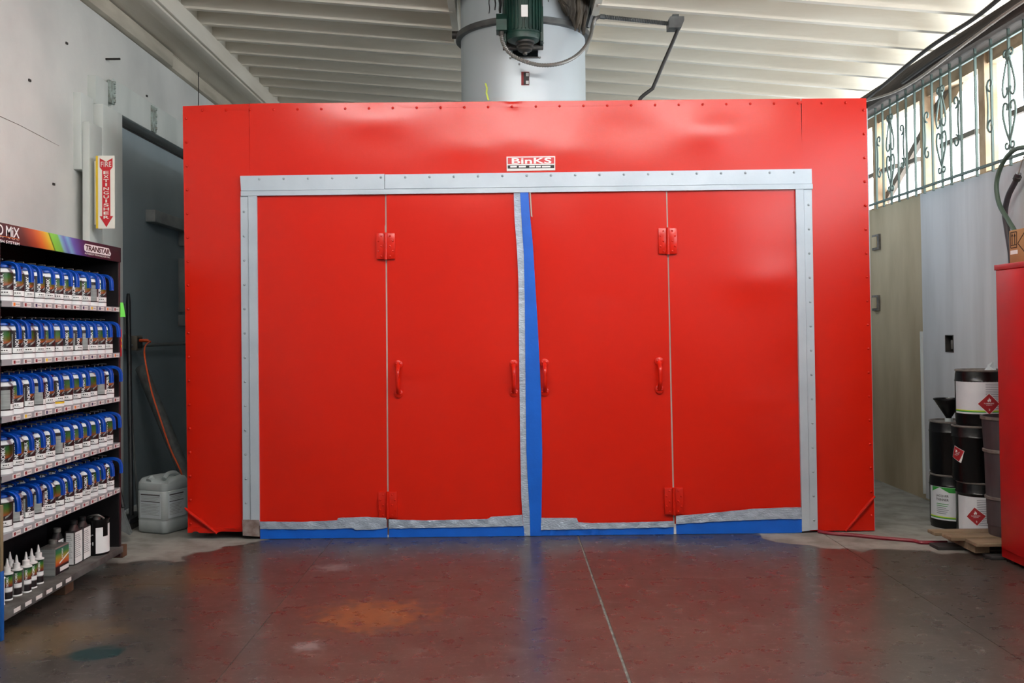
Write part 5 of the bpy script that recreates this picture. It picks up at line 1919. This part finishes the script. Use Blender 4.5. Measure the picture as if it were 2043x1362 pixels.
c = PY_(1858.5, 1010, 6.50)
lx, ly = c.x + PR, 6.50
c = PY_(1911.5, 1020, 6.19)
rx_, ry_ = c.x + PR, 6.19
fac = -PI / 2 - 0.42          # the side of the pails that faces the camera
t, lw = pail(lx, ly, 0.0, 'black pail labelled LACQUER THINNER at the bottom of the funnel stack', (fac - 1.2, fac + 1.5, 0.055, 0.265), diamond='thinner')
t, lw = pail(rx_, ry_, 0.0, 'black pail with red diamond on a white label at the bottom beside the pallet', (fac - 1.1, fac + 0.72, 0.02, 0.255))
p = PY_(1937, 1032, ry_ - PR)
diamond(t, rx_, ry_, p.z, fac - 0.24, 0.058, PR + 0.001, 0.12)
t, lw = pail(lx + 0.004, ly, HP - 0.002, 'plain black pail with the funnel standing on its lid')
t, lw = pail(rx_ - 0.018, ry_ + 0.006, HP - 0.002, 'black pail with torn red diamond and teal sticker in the middle of its stack')
diamond(t, rx_ - 0.018, ry_ + 0.006, PY_(1908, 910, ry_ - PR).z, fac - 0.85, 0.055, PR + 0.001, 0.42, True, False)
b = MB()
for (a0, a1, z0, z1, r, mi) in ((fac + 0.62, fac + 1.3, 0.07, 0.27, PR + 0.0012, 1), (fac + 0.67, fac + 1.3, 0.085, 0.26, PR + 0.0018, 0)):
    vs = []
    for i in range(9):
        a = a0 + (a1 - a0) * i / 8
        vs += [Vector((rx_ - 0.018 + r * math.cos(a), ry_ + 0.006 + r * math.sin(a), HP + z0)), Vector((rx_ - 0.018 + r * math.cos(a), ry_ + 0.006 + r * math.sin(a), HP + z1))]
    b.add(vs, [(2 * i, 2 * i + 2, 2 * i + 3, 2 * i + 1) for i in range(8)], mi)
b.build('teal_sticker', ['teal_label', 'sticker'], t)
t, lw = pail(rx_ + 0.012, ry_ + 0.01, 2 * HP - 0.004, 'topmost black pail with white label and red diamond above the two-pail stack', (fac - 1.25, fac + 1.6, 0.075, 0.275))
diamond(t, rx_ + 0.012, ry_ + 0.01, PY_(1971, 806, ry_ - PR).z, fac + 0.30, 0.066, PR + 0.001, 0.0)
# crumpled film on the topmost pail
b = MB()
fx, fy, fz = rx_ + 0.06, ry_ - 0.04, 3 * HP - 0.016
pts = [(fx + 0.05 * math.cos(a) * (0.6 + 0.4 * math.sin(3 * a)), fy + 0.05 * math.sin(a), fz + 0.0) for a in [k * PI / 5 for k in range(10)]]
b.add(pts + [(fx + 0.01, fy, fz + 0.062), (fx - 0.02, fy + 0.01, fz + 0.04)], [(k, (k + 1) % 10, 10 if k < 5 else 11) for k in range(10)] + [(5, 10, 11), (0, 11, 10), tuple(range(9, -1, -1))])
b.build('crumpled_film', 'jug_label', label='crumpled piece of plastic film on the lid of the topmost pail', cat='film', smooth=None)

# funnel
fp = PY_(1893, 846, 6.44)
fx, fy, fz = fp.x, 6.44, 2 * HP - 0.014
fn = thing('funnel', (fx, fy, fz), 'wide black plastic funnel standing on a pail lid', 'funnel')
MB().lathe([(0.024, fz), (0.024, fz + 0.028), (0.021, fz + 0.03)], 20, (fx, fy, 0)).build('spout_collar', 'jug', fn)
MB().lathe([(0.014, fz + 0.0), (0.018, fz + 0.035), (0.086, fz + 0.145), (0.091, fz + 0.147), (0.091, fz + 0.156), (0.087, fz + 0.156), (0.084, fz + 0.147), (0.016, fz + 0.04)], 28, (fx, fy, 0)).build('cone', 'black_paint', fn)

# pallet
PZT = 0.085
pal = thing('pallet', (2.82, 5.76, 0), 'worn wooden pallet stub lying in front of the pails', 'pallet')
q0 = PZ_(1878, 1068, PZT)
X0 = q0.x
for (xa, y0, y1) in ((X0, 5.88, 5.99), (X0 + 0.03, 5.74, 5.865), (X0 + 0.10, 5.58, 5.72)):
    MB().box(xa, 3.08, y0, y1, PZT - 0.02, PZT, bev=0.003).build('deck_board', 'pallet', pal)
for xa in (X0 + 0.12, 2.95):
    MB().box(xa, xa + 0.08, 5.64, 5.985, 0.018, PZT - 0.019).build('stringer', 'pallet', pal, smooth=None)
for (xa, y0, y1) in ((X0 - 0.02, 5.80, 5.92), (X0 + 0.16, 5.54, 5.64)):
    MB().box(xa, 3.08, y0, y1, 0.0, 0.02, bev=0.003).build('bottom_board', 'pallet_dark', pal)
# ribbed drum on the pallet
c = PY_(1961, 830, 5.80)
dR = 0.155
dx_ = c.x + dR + 0.005
dy_ = 5.80
zt3 = c.z
drm = thing('ribbed_bin', (dx_, dy_, PZT), 'dark grey ribbed bin on the pallet beside the red cabinet', 'bin')
prof = []
zb3 = PZT
hh = zt3 - zb3
prof = [(0.001, zb3), (dR - 0.03, zb3), (dR - 0.026, zb3 + 0.01), (dR - 0.020, zb3 + 0.30 * hh), (dR - 0.010, zb3 + 0.305 * hh), (dR - 0.010, zb3 + 0.325 * hh), (dR - 0.018, zb3 + 0.33 * hh), (dR - 0.012, zb3 + 0.69 * hh), (dR - 0.003, zb3 + 0.70 * hh), (dR - 0.003, zb3 + 0.72 * hh), (dR - 0.010, zb3 + 0.725 * hh), (dR - 0.002, zb3 + 0.97 * hh), (dR + 0.006, zb3 + 0.975 * hh), (dR + 0.006, zb3 + hh), (dR - 0.008, zb3 + hh), (dR - 0.02, zb3 + 0.06), (0.001, zb3 + 0.05)]
MB().lathe(prof, 40, (dx_, dy_, 0), mis=[0] * 3 + [1, 1, 1] + [0] + [1, 1, 1] + [0] + [1, 1] + [0] * 3).build('shell', ['drum_grey', 'rim_grey'], drm)
# red hose on the floor
MB().tube(catmull([Vector((PZ_(1628, 1060, 0).x, BY - 0.03, 0.011)), PZ_(1660, 1064, 0.011), PZ_(1700, 1067, 0.011), PZ_(1760, 1073, 0.011), PZ_(1820, 1078, 0.011), Vector((PZ_(1878, 1068, 0.085).x - 0.04, 5.965, 0.011)), Vector((PZ_(1878, 1068, 0.085).x + 0.10, 5.955, 0.011))], 6), 0.011, 8).build('floor_hose', 'hose_red', label='thin red hose lying on the floor from the booth corner to the pallet', cat='hose')

# ================================================================== SHOP LIGHTS (overhead, nearer than the ceiling in view)
em = bpy.data.materials.new('tube_glow')
em.use_nodes = True
em.node_tree.nodes['Principled BSDF'].inputs['Emission Color'].default_value = (1.0, 0.97, 0.94, 1)
em.node_tree.nodes['Principled BSDF'].inputs['Emission Strength'].default_value = 88.0
MATS['tube_glow'] = em
for k, (x, y) in enumerate(((-1.05, 3.7), (0.30, 3.35), (1.75, 3.6))):
    z = jz(x + 0.65) - 0.075
    lt = thing('shop_light_offscreen', (x, y, z), 'fluorescent shop light hung under the joists in front of the booth', 'ceiling light', 'fluorescent shop lights')
    MB().box(x - 0.65, x + 0.65, y - 0.045, y + 0.045, z - 0.02, z + 0.05, bev=0.01).build('housing', 'lamp_white', lt)
    for dy in (-0.06, 0.06):
        MB().tube([(x - 0.6, y + dy, z - 0.035), (x + 0.6, y + dy, z - 0.035)], 0.019, 8).build('tube_offscreen', 'tube_glow', lt)
    for dx in (-0.62, 0.62):
        MB().box(x + dx - 0.015, x + dx + 0.015, y - 0.09, y + 0.09, z - 0.06, z + 0.01).build('socket', 'lamp_white', lt, smooth=None)
